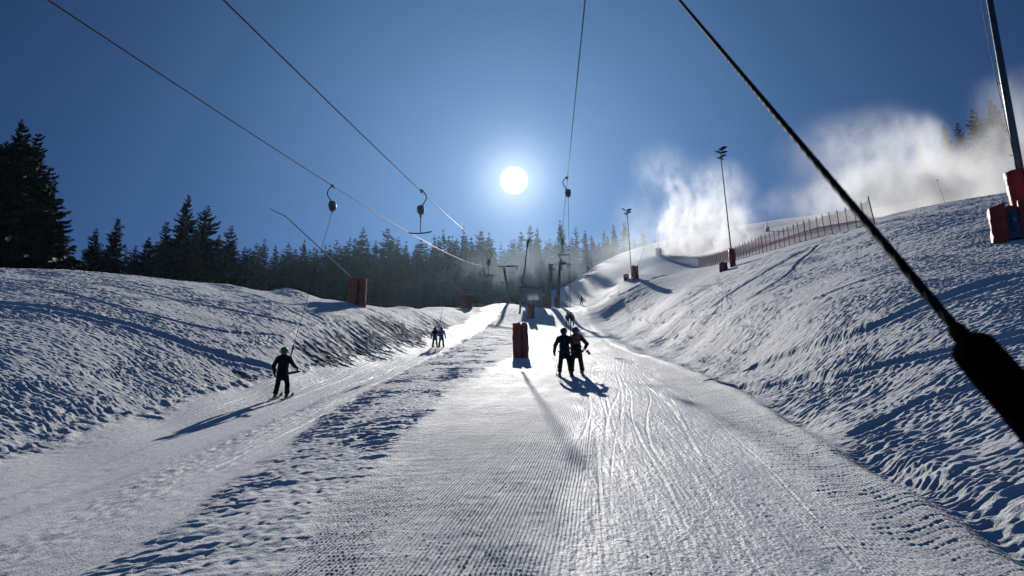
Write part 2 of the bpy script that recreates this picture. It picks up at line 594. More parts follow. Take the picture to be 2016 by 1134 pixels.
def crust(fx, fy, seed):
    a = X2 * fx + Y2 * fy; b = -X2 * fy + Y2 * fx
    a = a + 0.35 * noise(X2 / 1.7, Y2 / 1.7, seed); b = b + 0.16 * noise(X2 / 0.9, Y2 / 0.9, seed + 1)
    amp = 0.55 + 0.55 * smooth(-0.30, 0.30, noise(X2 / 3.6, Y2 / 5.0, seed + 2) + 0.4 * noise(X2 / 1.2, Y2 / 1.6, seed + 9))
    c1 = noise(a / 0.55, b / 0.15, seed + 3); c2 = noise(a / 0.26, b / 0.085, seed + 4); c3 = noise(a / 2.0, b / 0.7, seed + 5); c4 = noise(a / 0.14, b / 0.055, seed + 6); c5 = noise(a / 1.0, b / 0.29, seed + 7)
    c6 = noise(a / 2.6, b / 0.62, seed + 8)
    farw = smooth(22, 55, Y2)
    return amp * (0.026 * (0.5 - np.abs(c1)) * fade(0.14) + 0.027 * c2 * fade(0.09) + 0.018 * c3 * fade(0.5) + 0.017 * c4 * fade(0.05) + (0.032 + 0.025 * farw) * (0.5 - np.abs(c5)) * fade(0.26) + 0.07 * farw * (0.5 - np.abs(c6)) * fade(0.5))


H += m_left * crust(0.98, -0.17, 40)
H += rngt * crust(-0.95, -0.31, 60) * (1 - 0.35 * m_far)
for sc_, am, sd_ in ((9.0, 0.14, 80), (22.0, 0.30, 81)):
    H += (m_left + rngt) * am * noise(X2 / sc_, Y2 / (sc_ * 1.4), sd_) * smooth(0, 3, np.where(X2 > 0, X2 - RF, LF - X2)) * 0.55
# the cut along the foot of the right bank
gd = X2 - (RE + RF) * 0.5 - wob * 0.4
H -= 0.20 * np.exp(-(gd / (0.26 + 0.004 * Y2)) ** 2) * smooth(2.5, 4.5, Y2) * (0.35 + 0.65 * smooth(-0.2, 0.4, noise(X2 * 0 + 5.0, Y2 / 3.3, 83) + 0.15)) * (1 - smooth(75, 100, Y2))
H += 0.07 * np.exp(-((X2 - RE + 0.25) / 0.22) ** 2) * smooth(2.5, 4.5, Y2) * (1 - smooth(55, 80, Y2))
# small cut where the piste meets the left bank
H += 0.05 * np.exp(-((X2 - LF - wob) / 0.3) ** 2) * (1 - smooth(90, 120, Y2)) * n2 * fade(0.3)


def trench(pts, width, depth, rim=0.5, seed=0):
    """an old track across the snow along a line picked in the photo"""
    global H
    P = np.array([[p.x, p.y] for p in (hit(*q) for q in pts)])
    # resample with Catmull-Rom
    PP = np.vstack([2 * P[0] - P[1], P, 2 * P[-1] - P[-2]])
    cur = []
    for i in range(1, len(PP) - 2):
        for t in np.linspace(0, 1, 7)[:-1]:
            cur.append(0.5 * (2 * PP[i] + (PP[i + 1] - PP[i - 1]) * t + (2 * PP[i - 1] - 5 * PP[i] + 4 * PP[i + 1] - PP[i + 2]) * t * t + (3 * PP[i] - PP[i - 1] - 3 * PP[i + 1] + PP[i + 2]) * t ** 3))
    cur.append(P[-1]); cur = np.array(cur)
    mg = width * 3
    box = (X2 > cur[:, 0].min() - mg) & (X2 < cur[:, 0].max() + mg) & (Y2 > cur[:, 1].min() - mg) & (Y2 < cur[:, 1].max() + mg)
    x, y = X2[box], Y2[box]
    x_ = x + 0.05 * noise(x / 0.6, y / 0.6, 90 + seed) + 0.3 * noise(x / 3, y / 3, 95 + seed); y_ = y + 0.05 * noise(x / 0.6 + 5, y / 0.6, 91 + seed)
    best = np.full(x.shape, 1e9, np.float32)
    for a, b in zip(cur[:-1], cur[1:]):
        ab = b - a; l2 = ab @ ab + 1e-9
        t = np.clip(((x_ - a[0]) * ab[0] + (y_ - a[1]) * ab[1]) / l2, 0, 1)
        best = np.minimum(best, (x_ - a[0] - t * ab[0]) ** 2 + (y_ - a[1] - t * ab[1]) ** 2)
    d = np.sqrt(best)
    depth = depth * 0.55
    H[box] += -depth * np.exp(-(d / width) ** 4) + depth * rim * np.exp(-((d - 1.75 * width) / (0.5 * width)) ** 2)


# right bank
trench(((1480, 725), (1600, 690), (1720, 648), (1850, 592), (2016, 545)), 0.24, 0.20, 0.4, 1)
trench(((1400, 752), (1560, 752), (1680, 738), (1850, 705), (2016, 662)), 0.15, 0.17, 0.5, 2)
trench(((1250, 625), (1400, 615), (1520, 560), (1610, 485)), 0.22, 0.16, 0.3, 3)
trench(((1400, 607), (1500, 543), (1590, 490)), 0.30, 0.26, 0.2, 4)
trench(((1700, 850), (1800, 800), (1900, 775), (2016, 770)), 0.12, 0.10, 0.5, 5)
trench(((1330, 665), (1450, 640), (1600, 590), (1780, 530)), 0.16, 0.10, 0.4, 6)
trench(((1290, 650), (1420, 560), (1500, 520)), 0.2, 0.12, 0.4, 7)
trench(((1405, 548), (1422, 575), (1428, 605), (1412, 640)), 0.16, -0.10, -0.8, 8)
trench(((1160, 590), (1230, 575), (1330, 540)), 0.35, -0.16, 0.0, 9)
# left bank
trench(((-120, 588), (60, 605), (240, 640), (400, 690), (530, 724)), 0.26, 0.20, 0.4, 10)
trench(((-100, 775), (80, 752), (260, 722), (430, 700), (600, 648), (760, 632)), 0.10, -0.10, -0.5, 11)
trench(((-60, 806), (120, 792), (250, 785), (380, 765)), 0.10, -0.08, -0.5, 12)
trench(((100, 575), (250, 612), (420, 650), (560, 668)), 0.16, 0.09, 0.4, 13)
trench(((180, 560), (380, 600), (600, 645)), 0.16, 0.09, 0.4, 14)
trench(((80, 850), (190, 815), (300, 822)), 0.14, 0.09, 0.4, 15)

cord = m_track * np.clip(1 - worn, 0, 1) * (1 - smooth(38, 60, Y2))
cord *= 0.72 + 0.28 * smooth(-0.45, 0.1, noise(X2 / 1.1, Y2 / 2.6, 103) + 0.15)
sj = S2 + 0.012 * noise(X2 / 0.5, Y2 / 1.2, 104); tj = Y2 + 0.05 * noise(X2 / 0.35, Y2 / 0.5, 105) + np.where(S2 < 0.3, 0, 0.14 * noise(X2 / 0.9, Y2 / 1.1, 110))
rg = np.sin(2 * np.pi / 0.036 * sj); lft = (S2 < 0.3)
per = np.where(lft, 0.085, 0.15)
cr_ = np.sin(2 * np.pi * tj / per + 0.6 * noise(X2 / 0.2, Y2 / 0.2, 106))
blot = 0.45 + 0.55 * smooth(-0.25, 0.25, noise(X2 / 0.55, Y2 / 0.9, 107) + 0.05)
dots = smooth(0.1, 0.9, cr_) * (0.45 + 0.55 * smooth(-0.6, 0.6, np.sin(2 * np.pi / np.where(lft, 0.036, 0.06) * sj + np.floor(tj / per) * 2.2)))
H += cord * fade(0.024) * (0.0040 * rg * np.where(lft, 1, 0.5) - np.where(lft, 0.0058, 0.0105 * (0.35 + 0.9 * smooth(-0.3, 0.4, noise(X2 / 0.16, Y2 / 0.3, 111)))) * dots * blot)
H += m_track * 0.004 * noise(X2 / 0.03, Y2 / 0.05, 108) * fade(0.03)

# a step under the camera's own skis is not in view; fade everything out behind it
H *= smooth(0.5, 3.0, Y2)
Z2 = Z2 + H

# bare earth showing through at the foot of the left bank, and a patch by the gully
dirt = np.zeros_like(Z2)
for px, py, rx, ry in ((625, 705, 1.3, 1.6), (700, 690, 1.9, 2.6), (745, 675, 2.0, 3.0), (790, 665, 2.0, 3.5), (835, 655, 1.6, 3.4), (655, 698, 1.3, 1.8), (482, 741, 0.45, 0.5), (416, 753, 0.3, 0.3), (1275, 605, 1.0, 3.0), (868, 640, 1.0, 4), (765, 650, 1.5, 3.5)):
    p = hit(px, py)
    dirt += np.exp(-((X2 - p.x) / rx) ** 2 - ((Y2 - p.y) / ry) ** 2)
fa = X2 * 0.80 - Y2 * 0.60; fb = X2 * 0.60 + Y2 * 0.80
dirt = smooth(0.36, 0.55, np.clip(dirt, 0, 1) * (0.62 + 0.9 * noise(fa / 1.0, fb / 0.42, 101) + 0.45 * noise(fa / 0.3, fb / 0.16, 102)))
Z2 -= 0.05 * dirt * fade(0.2)


# ------------------------------------------------------------------ snow material
def snow_material():
    m = bpy.data.materials.new('snow')
    m.use_nodes = True
    nt = m.node_tree; N, L = nt.nodes, nt.links
    p = N['Principled BSDF']
    p.inputs['Roughness'].default_value = 0.52
    p.inputs['Specular IOR Level'].default_value = 0.07
    p.inputs['Sheen Weight'].default_value = 0.55
    p.inputs['Sheen Roughness'].default_value = 0.55
    at_ = N.new('ShaderNodeAttribute'); at_.attribute_name = 'masks'
    sep = N.new('ShaderNodeSeparateColor'); L.new(at_.outputs['Color'], sep.inputs[0])
    uv = N.new('ShaderNodeUVMap'); uv.uv_map = 'lane'
    su = N.new('ShaderNodeSeparateXYZ'); L.new(uv.outputs[0], su.inputs[0])
    geo = N.new('ShaderNodeNewGeometry')

    def M(op, a, b=None, c=None):
        n = N.new('ShaderNodeMath'); n.operation = op
        for i, v in enumerate((a, b, c)):
            if v is None:
                continue
            if isinstance(v, (int, float)):
                n.inputs[i].default_value = v
            else:
                L.new(v, n.inputs[i])
        return n.outputs[0]

    def tex(scale, sx=1, sy=1, src=None, det=3):
        mp = N.new('ShaderNodeMapping'); mp.inputs['Scale'].default_value = (sx, sy, 1)
        L.new(src or geo.outputs['Position'], mp.inputs[0])
        n = N.new('ShaderNodeTexNoise'); n.inputs['Scale'].default_value = scale; n.inputs['Detail'].default_value = det
        L.new(mp.outputs[0], n.inputs['Vector'])
        return n.outputs['Fac']
    s, t = su.outputs[0], su.outputs[1]
    jit = 0.0
    ridge = M('SINE', M('MULTIPLY', M('ADD', s, jit), 2 * math.pi / 0.036))
    jt = 0.0
    cross = M('SINE', M('MULTIPLY', M('ADD', t, jt), 2 * math.pi / 0.085))
    cross2 = M('SINE', M('MULTIPLY', M('ADD', t, M('MULTIPLY', s, 0.06)), 2 * math.pi / 0.34))
    blotch = tex(1.1, 1.2, 0.5, uv.outputs[0], 3)
    pits = M('MULTIPLY', M('MULTIPLY', cross, M('ADD', M('MULTIPLY', ridge, 0.5), 0.6)), M('MULTIPLY', M('SUBTRACT', blotch, 0.30), 2.6))
    hc = M('ADD', M('MULTIPLY', ridge, 0.0055), M('ADD', M('MULTIPLY', pits, 0.0040), M('MULTIPLY', cross2, 0.0025)))
    hc = M('MULTIPLY', hc, sep.outputs[0])
    grain = M('MULTIPLY', tex(48, 1, 1, None, 4), 0.016)
    scr = M('MULTIPLY', M('MULTIPLY', tex(14, 1.0, 0.045, uv.outputs[0], 5), 0.030), sep.outputs[2])
    chat = M('MULTIPLY', M('MULTIPLY', tex(9, 1.0, 0.55, uv.outputs[0], 5), 0.030), sep.outputs[2])
    bank = M('MULTIPLY', M('ADD', M('MULTIPLY', tex(3.6, 1, 1, None, 6), 0.08), M('MULTIPLY', tex(0.5, 1, 1, None, 4), 0.20)), M('SUBTRACT', 1.0, sep.outputs[2]))
    h = M('ADD', M('ADD', M('ADD', hc, grain), M('ADD', scr, chat)), bank)
    b = N.new('ShaderNodeBump'); b.inputs['Strength'].default_value = 1.0; b.inputs['Distance'].default_value = 1.0
    L.new(h, b.inputs['Height']); L.new(b.outputs[0], p.inputs['Normal'])
    # colour: clean snow, faintly grey where it has been scraped, earth where bare
    cr = N.new('ShaderNodeValToRGB')
    cr.color_ramp.elements[0].position = 0.25; cr.color_ramp.elements[1].position = 0.75
    cr.color_ramp.elements[0].color = (0.79, 0.81, 0.83, 1); cr.color_ramp.elements[1].color = (0.88, 0.89, 0.90, 1)
    L.new(tex(0.8, 1, 1, None, 5), cr.inputs[0])
    er = N.new('ShaderNodeValToRGB')
    er.color_ramp.elements[0].color = (0.030, 0.020, 0.013, 1); er.color_ramp.elements[1].color = (0.11, 0.075, 0.04, 1)
    L.new(tex(7, 1, 1, None, 5), er.inputs[0])
    mx = N.new('ShaderNodeMix'); mx.data_type = 'RGBA'
    L.new(sep.outputs[1], mx.inputs[0]); L.new(cr.outputs[0], mx.inputs[6]); L.new(er.outputs[0], mx.inputs[7])
    L.new(mx.outputs[2], p.inputs['Base Color'])
    rr = M('SUBTRACT', 0.74, M('MULTIPLY', sep.outputs[2], M('MULTIPLY', tex(2.0, 1, 0.2, uv.outputs[0], 3), 0.34)))
    L.new(M('ADD', rr, M('MULTIPLY', sep.outputs[1], 0.4)), p.inputs['Roughness'])
    return m


SNOW = snow_material()
lanes = np.clip(m_track * 0.55 + worn * 0.45 + m_piste * 0.9, 0, 1)
MASK = np.stack([cord, dirt, lanes, np.ones_like(cord)], -1).astype(np.float32)
LANE = np.stack([np.where(X2 > -3.2, sj, X2 - piste_mid(Y2)), tj], -1).astype(np.float32)
XYZ = np.stack([X2, Y2, Z2], -1).astype(np.float32)
_idx = np.arange(NU * NY).reshape(NY, NU)
_q = np.stack([_idx[:-1, :-1], _idx[:-1, 1:], _idx[1:, 1:], _idx[1:, :-1]], -1).reshape(-1, 4)
_mid = lambda A: (A[:-1, :-1] + A[1:, 1:]).reshape(-1) * 0.5
reg = np.where(_mid(m_track) > 0.5, 1, np.where(_mid(m_piste) > 0.5, 2, 0))
for r, nm in ((0, 'snow_ground'), (1, 'lift_track_path'), (2, 'ski_piste_path')):
    f = _q[reg == r]
    used, inv = np.unique(f, return_inverse=True)
    f = inv.reshape(-1, 4)
    me = np_mesh(nm, XYZ.reshape(-1, 3)[used], f, [SNOW])
    ca = me.attributes.new('masks', 'FLOAT_COLOR', 'POINT')
    ca.data.foreach_set('color', MASK.reshape(-1, 4)[used].ravel())
    ul = me.uv_layers.new(name='lane')
    ul.data.foreach_set('uv', LANE.reshape(-1, 2)[used][f.ravel()].ravel())
    o = link(bpy.data.objects.new(nm, me))
    tag(o, kind='structure')
del XYZ, MASK, LANE, _q, _idx


# ------------------------------------------------------------------ materials of the things
STEEL = material('galvanised_steel', (0.16, 0.17, 0.18), 0.45, 0.6, 0.2, 5, 0.0)
DARK = material('dark_steel', (0.035, 0.037, 0.042), 0.5, 0.4, 0.2, 6)
CABLE = material('wire_rope', (0.03, 0.03, 0.033), 0.55, 0.4, 0.25, 30)
BLACK = material('black_rubber', (0.012, 0.012, 0.014), 0.75, 0, 0.3, 60, 0.0012, 180)
CORD = material('braided_tow_rope', (0.008, 0.008, 0.009), 0.8, 0, 0.4, 90, 0.0004, 900, spec=0.15)
RED = material('red_vinyl', (0.72, 0.095, 0.05), 0.5, 0, 0.25, 2.5, 0.012, 5, transl=0.22)
REDDARK = material('darker_red_vinyl', (0.56, 0.075, 0.05), 0.55, 0, 0.25, 2.5, 0.012, 5, transl=0.14)  # darker and less translucent than the other red vinyl
STRAP = material('grey_webbing', (0.30, 0.29, 0.27), 0.8)
BLUEBOX = material('blue_grey_enamel', (0.06, 0.10, 0.17), 0.5, 0.1, 0.2, 6)
PALEBOX = material('pale_grey_plastic', (0.42, 0.42, 0.40), 0.55, 0, 0.12, 8, transl=0.25)
TOWER = material('grey_green_tower_paint', (0.045, 0.050, 0.055), 0.55, 0.1, 0.2, 3)
WOODWALL = material('weathered_board', (0.50, 0.51, 0.52), 0.75, 0, 0.2, 5, 0.004, 14)
ROOFM = material('roof_sheet', (0.13, 0.12, 0.125), 0.6, 0.1, 0.2, 4)
FRAMEM = material('white_window_frame', (0.55, 0.55, 0.54), 0.5)
NEEDLE = material('spruce_needles', (0.017, 0.028, 0.016), 0.75, 0, 0.45, 3.0, transl=0.12, spec=0.2)
BARK = material('spruce_bark', (0.055, 0.042, 0.032), 0.9, 0, 0.3, 6, 0.02, 9)
SKIN = material('skin', (0.45, 0.27, 0.19), 0.55)


def glass():
    m = bpy.data.materials.new('window_glass')
    m.use_nodes = True
    nt = m.node_tree; N, L = nt.nodes, nt.links
    t0 = N.new('ShaderNodeBsdfTransparent'); t0.inputs[0].default_value = (0.9, 0.93, 0.95, 1)
    tl = N.new('ShaderNodeBsdfTranslucent'); tl.inputs[0].default_value = (0.85, 0.87, 0.88, 1)
    no = N.new('ShaderNodeTexNoise'); no.inputs['Scale'].default_value = 2.2; no.inputs['Detail'].default_value = 4
    t = N.new('ShaderNodeMixShader')
    L.new(no.outputs['Fac'], t.inputs[0]); L.new(t0.outputs[0], t.inputs[1]); L.new(tl.outputs[0], t.inputs[2])
    g = N.new('ShaderNodeBsdfGlossy'); g.inputs['Roughness'].default_value = 0.03
    f = N.new('ShaderNodeFresnel'); f.inputs[0].default_value = 1.5
    x = N.new('ShaderNodeMixShader')
    L.new(f.outputs[0], x.inputs[0]); L.new(t.outputs[0], x.inputs[1]); L.new(g.outputs[0], x.inputs[2])
    L.new(x.outputs[0], N['Material Output'].inputs['Surface'])
    return m


GLASS = glass()


# ------------------------------------------------------------------ spruces
def spruce(seed, whorls, per, twigs, R, sparse=0.0):
    """unit-height spruce: trunk and crown as two arrays"""
    r = np.random.default_rng(seed)
    Q = []
    for i in range(whorls):
        f = (i + r.uniform(-0.3, 0.3)) / (whorls - 1)
        h = 0.05 + 0.935 * min(max(f, 0), 1) ** 0.92
        n = max(3, int(per + r.integers(-1, 2)))
        a0 = r.uniform(0, 6.28)
        wl_ = r.uniform(0.78, 1.12)
        for k in range(n):
            if r.random() < sparse:
                continue
            az = a0 + 6.283 * k / n + r.normal(0, 0.25)
            lob = 1 + 0.28 * math.sin(az * 2 + seed * 1.7 + h * 9) * math.sin(h * 17 + seed) + 0.16 * math.sin(h * 31 + az + seed * 3)
            Lb = lob * (R * (1 - h) ** 0.78 * r.uniform(0.62, 1.18) + 0.006) * wl_
            if h < 0.22:
                Lb *= 0.75 + h
            o = np.array([math.cos(az), math.sin(az), 0.0]); s_ = np.array([-o[1], o[0], 0.0])
            p0 = -0.10 + 0.75 * h ** 1.6 + r.normal(0, 0.07); dr = 0.62 * (1 - 0.55 * h) + r.normal(0, 0.08); tu = 0.30 + r.normal(0, 0.08)
            ss = (np.arange(twigs) + r.uniform(0.2, 0.8, twigs)) / twigs
            ss = 0.10 + 0.90 * ss
            zz = Lb * (p0 * ss - dr * ss ** 2 + tu * ss ** 4)
            pt = np.outer(ss * Lb, o) + np.stack([0 * ss, 0 * ss, h + zz], 1)
            for sd in (-1, 1, 0):
                l = Lb * (0.40 - 0.24 * ss) * r.uniform(0.55, 1.25, twigs) + 0.0035
                if sd == 0:
                    l = l * 0.75
                dv = (s_ * sd * 0.85)[None] + np.outer(0.55 + 0.5 * ss, o) + np.stack([0 * ss, 0 * ss, -r.uniform(0.15, 0.95, twigs)], 1)
                if sd == 0:
                    dv[:, 2] -= 0.6
                dv /= np.linalg.norm(dv, axis=1)[:, None]
                wv = np.cross(dv, r.normal(0, 1, (twigs, 3))); wv /= np.linalg.norm(wv, axis=1)[:, None] + 1e-9
                wv = wv * (l * 0.23 + 0.0014)[:, None]
                e = pt + dv * l[:, None]; md = pt + dv * l[:, None] * 0.45
                Q.append(np.stack([pt, md + wv, e, md - wv], 1))
            # the woody bough itself
            q = np.array([0.0, 0.35, 0.7, 1.0])
            bz = Lb * (p0 * q - dr * q ** 2 + tu * q ** 4)
            bp = np.outer(q * Lb, o) + np.stack([0 * q, 0 * q, h + bz], 1)
            wd = 0.0028 * (1 - q * 0.8) * (1.2 - h)
            for u_, v_ in zip(range(3), range(1, 4)):
                z_ = np.array([0, 0, 1.0])
                Q.append(np.stack([bp[u_] - z_ * wd[u_], bp[v_] - z_ * wd[v_], bp[v_] + z_ * wd[v_], bp[u_] + z_ * wd[u_]])[None])
    Q = np.concatenate(Q)
    V = Q.reshape(-1, 3); F = np.arange(len(V)).reshape(-1, 4)
    hs = np.array([-0.03, 0.02, 0.12, 0.3, 0.55, 0.8, 0.96, 1.0]); rs = 0.0135 * (1 - hs * 0.93) * np.array([1.35, 1.1, 1, 1, 1, 1, 1, 0.6])
    sg = 7
    ang = np.arange(sg) * 6.283 / sg
    TV = np.concatenate([np.stack([np.cos(ang) * q, np.sin(ang) * q, 0 * ang + hh], 1) for q, hh in zip(rs, hs)])
    TF = np.array([[a * sg + k, a * sg + (k + 1) % sg, (a + 1) * sg + (k + 1) % sg, (a + 1) * sg + k] for a in range(len(hs) - 1) for k in range(sg)])
    return (TV, TF), (V, F)


FINE = []
for i, (sd, R, sp) in enumerate(((1, 0.21, 0.05), (2, 0.20, 0.16), (3, 0.25, 0.10), (4, 0.18, 0.02), (5, 0.22, 0.2))):
    t, c = spruce(sd, 38, 6, 15, R, sp)
    FINE.append((np_mesh('spruce_trunk', *t, [BARK]), np_mesh('spruce_crown', *c, [NEEDLE], False)))
PLAIN = []
for i, (sd, R, sp) in enumerate(((11, 0.17, 0.05), (12, 0.15, 0.15), (13, 0.20, 0.1), (14, 0.14, 0.02), (15, 0.19, 0.22), (16, 0.17, 0.28), (17, 0.21, 0.05))):
    t, c = spruce(sd, 30, 5, 10, R, sp)
    V = np.concatenate([t[0], c[0]]); F = np.concatenate([t[1], c[1] + len(t[0])])
    PLAIN.append(np_mesh('spruce_tree', V, F, [BARK, NEEDLE], False, np.r_[np.zeros(len(t[1])), np.ones(len(c[1]))]))
r_ = np.random.default_rng(21)


def tree_base(px, d):
    v = ray(px, 480)
    x = v.x / v.y * d
    return x, d, ground(x, d) - 0.25


def near_tree(px, py, d, wf, k, label, group):
    x, y, z = tree_base(px, d)
    p = at(px, py, d)
    Hh = p.z - z
    t = empty('spruce_tree', (p.x, y, z), r_.uniform(0, 6.28), label, 'tree', group)
    wf *= 1.38
    t.scale = (Hh * wf, Hh * wf, Hh)
    tm, cm = FINE[k % 5]
    for nm, me in (('trunk', tm), ('crown', cm)):
        o = link(bpy.data.objects.new(nm, me)); o.parent = t
    return t


for a in ((46, 243, 88, 1.0, 0, 'tallest dark spruce of the clump at the left end of the snowy bank'),
          (76, 262, 96, 0.85, 3, 'blunt dark spruce just right of the tallest one in the left clump'),
          (12, 288, 86, 1.05, 2, 'broad dark spruce at the left edge of the photo in the clump'),
          (-34, 256, 84, 1.1, 4, 'tall spruce of the left clump cut off by the edge of the photo'),
          (116, 392, 80, 1.2, 1, 'shorter ragged spruce with long low boughs right of the left clump'),
          (98, 330, 93, 0.95, 2, 'mid height spruce between the tallest and the ragged one in the left clump'),
          (-80, 300, 92, 1.0, 0, 'spruce at the far outer side of the left clump')):
    near_tree(*a, 'big spruces standing at the left end of the bank')
for a in ((190, 450, 136, 0.85, 4, 'thin loose spruce, first to the right of the big left clump'),
          (234, 430, 140, 0.9, 1, 'pointed airy spruce on the left skyline, second from the big clump'),
          (268, 482, 142, 0.7, 3, 'low spruce just right of the pointed airy one on the left skyline'),
          (294, 466, 140, 0.85, 0, 'small spire shaped spruce just left of the tall middle group'),
          (329, 436, 146, 0.8, 1, 'spruce forming the left shoulder of the tall middle group'),
          (372, 384, 152, 0.8, 4, 'tallest spruce of the middle group on the left skyline with a loose top'),
          (410, 404, 154, 0.8, 2, 'second tallest spruce of the middle group leaning its boughs to the right'),
          (392, 452, 148, 0.8, 3, 'dark spruce filling the foot between the two tallest of the middle group'),
          (350, 462, 146, 0.8, 2, 'dense spruce low in the left half of the middle group'),
          (432, 462, 150, 0.8, 0, 'spruce low in the right half of the middle group'),
          (456, 444, 152, 0.8, 4, 'neat cone shaped spruce at the right end of the middle group'),
          (212, 482, 132, 0.8, 0, 'low bushy spruce between the thin loose one and the airy one'),
          (312, 492, 138, 0.8, 3, 'low dark spruce under the left shoulder of the middle group')):
    near_tree(*a, 'spruces on the skyline behind the left bank')
for a in ((1950, 197, 172, 0.85, 0, 'tallest spruce rising out of the snow mist at upper right'),
          (1914, 214, 170, 0.75, 4, 'thin loose spruce left of the tallest one above the snow mist'),
          (1884, 242, 172, 0.7, 1, 'middle spruce of the row fading into the snow mist'),
          (1856, 245, 168, 0.75, 3, 'spruce with a bare pointed top, leftmost in the row above the mist'),
          (1976, 232, 176, 0.9, 2, 'spruce half hidden behind the steel mast in the snow mist'),
          (1812, 285, 178, 0.7, 1, 'faint spruce nearly swallowed by the spray left of the misty row')):
    near_tree(*a, 'spruces in the snow mist on the right')

def understory(px, py, d):
    x, y, z = tree_base(px, d)
    p = at(px, py, d); Hh = p.z - z
    if Hh > 4:
        o = link(bpy.data.objects.new('spruce_tree', PLAIN[int(r_.integers(0, 7))]))
        o.location = (p.x, y, z); o.rotation_euler = (0, 0, r_.uniform(0, 6.28)); wf = r_.uniform(1.2, 1.6); o.scale = (Hh * wf, Hh * wf, Hh)
        tag(o, 'low dark spruce in the thicket behind the left bank, ' + ('right of the big left clump' if px < 300 else 'under the tall middle group'), 'tree', 'thicket spruces ' + ('right of the big left clump' if px < 300 else 'under the tall middle group'))


for px in range(165, 500, 9):
    understory(px + r_.uniform(-5, 5), float(np.interp(px, [160, 300, 340, 440, 500], [488, 496, 474, 478, 490])) + r_.uniform(-10, 16), 165 + r_.uniform(-6, 8))

SKY_TOPS = ((490, 492), (505, 478), (520, 470), (545, 480), (568, 478), (605, 470), (640, 480), (660, 472), (683, 466), (713, 448), (740, 470), (764, 449), (785, 466), (800, 474), (830, 472), (852, 462), (876, 450), (892, 462), (910, 444), (928, 466), (944, 453), (966, 456), (984, 478), (1004, 472),
            (1022, 458), (1040, 443), (1060, 446), (1080, 470), (1104, 433), (1129, 446), (1150, 453), (1168, 462), (1190, 455), (1209, 441), (1228, 437), (1246, 468), (1265, 452), (1288, 460), (1305, 478))
_sx = [q[0] for q in SKY_TOPS]; _sy = [q[1] for q in SKY_TOPS]


def zone(px):
    for lim, txt in ((560, 'left of the long leaning snow lance'), (640, 'behind the tip of the long leaning snow lance'), (720, 'above the crash pad of the long leaning snow lance'), (800, 'under the nearest hanging tow bar boxes'), (860, 'behind the hanging tow bar with the crossbar'),
                     (930, 'above the small leaning snow lance'), (985, 'left of the single post lift tower'), (1030, 'straight below the sun'), (1075, 'above the lift hut'), (1125, 'behind the two post lift tower'), (1180, 'right of the two post lift tower'), (1250, 'behind the far floodlight pole'), (1400, 'by the first plume of snow spray')):
        if px < lim:
            return txt


def far_tree(px, py, d, row):
    x, y, z = tree_base(px, d)
    p = at(px, py, d)
    Hh = p.z - z
    if Hh < 5:
        return
    Hh = min(Hh, 36)
    o = link(bpy.data.objects.new('spruce_tree', PLAIN[int(r_.integers(0, 7))]))
    o.location = (p.x, y, z)
    o.rotation_euler = (r_.normal(0, 0.022), r_.normal(0, 0.022), r_.uniform(0, 6.28))
    wf = r_.uniform(0.95, 1.75)
    if Hh > 24:
        wf *= 24 / Hh
    o.scale = (Hh * wf, Hh * wf, Hh)
    what = {0: 'skyline spruce', 1: 'spruce just below the skyline', 2: 'spruce deep in the forest', 3: 'front row forest spruce'}[row]
    tag(o, what + ' ' + zone(px), 'tree', 'forest spruces ' + ('against the sky ' if row == 0 else 'below the skyline ' if row == 1 else 'in the middle rows ' if row == 2 else 'in the front rows ') + zone(px))


for px, py in SKY_TOPS:
    d = 255 + 0.11 * (px - 490) + r_.uniform(-8, 8) if px < 1010 else r_.uniform(296, 322) if px < 1150 else r_.uniform(282, 300)
    far_tree(px, py, d, 0)
px = 486.0
while px < 1300:
    py = float(np.interp(px, _sx, _sy))
    if px < 1105:
        for row, (dy, d) in enumerate(((16, 268), (34, 240), (58, 218))):
            dd = d - (16 if px < 800 else 0) + r_.uniform(-9, 9)
            far_tree(px + r_.uniform(-9, 9) + 5 * row, py + dy + r_.uniform(-4, 14), dd, row + 1)
    else:
        far_tree(px + r_.uniform(-6, 6), py + 14 + r_.uniform(-2, 14), 276 + r_.uniform(-8, 8), 1)
        far_tree(px + r_.uniform(-6, 6), py + 30 + r_.uniform(-4, 14), 262 + r_.uniform(-6, 6), 3)
    px += r_.uniform(12, 18)


for px in range(494, 1100, 15):
    far_tree(px + r_.uniform(-5, 5), float(np.interp(px, _sx, _sy)) + r_.uniform(8, 18), (275 if px < 800 else 298) + r_.uniform(-8, 8), 1)


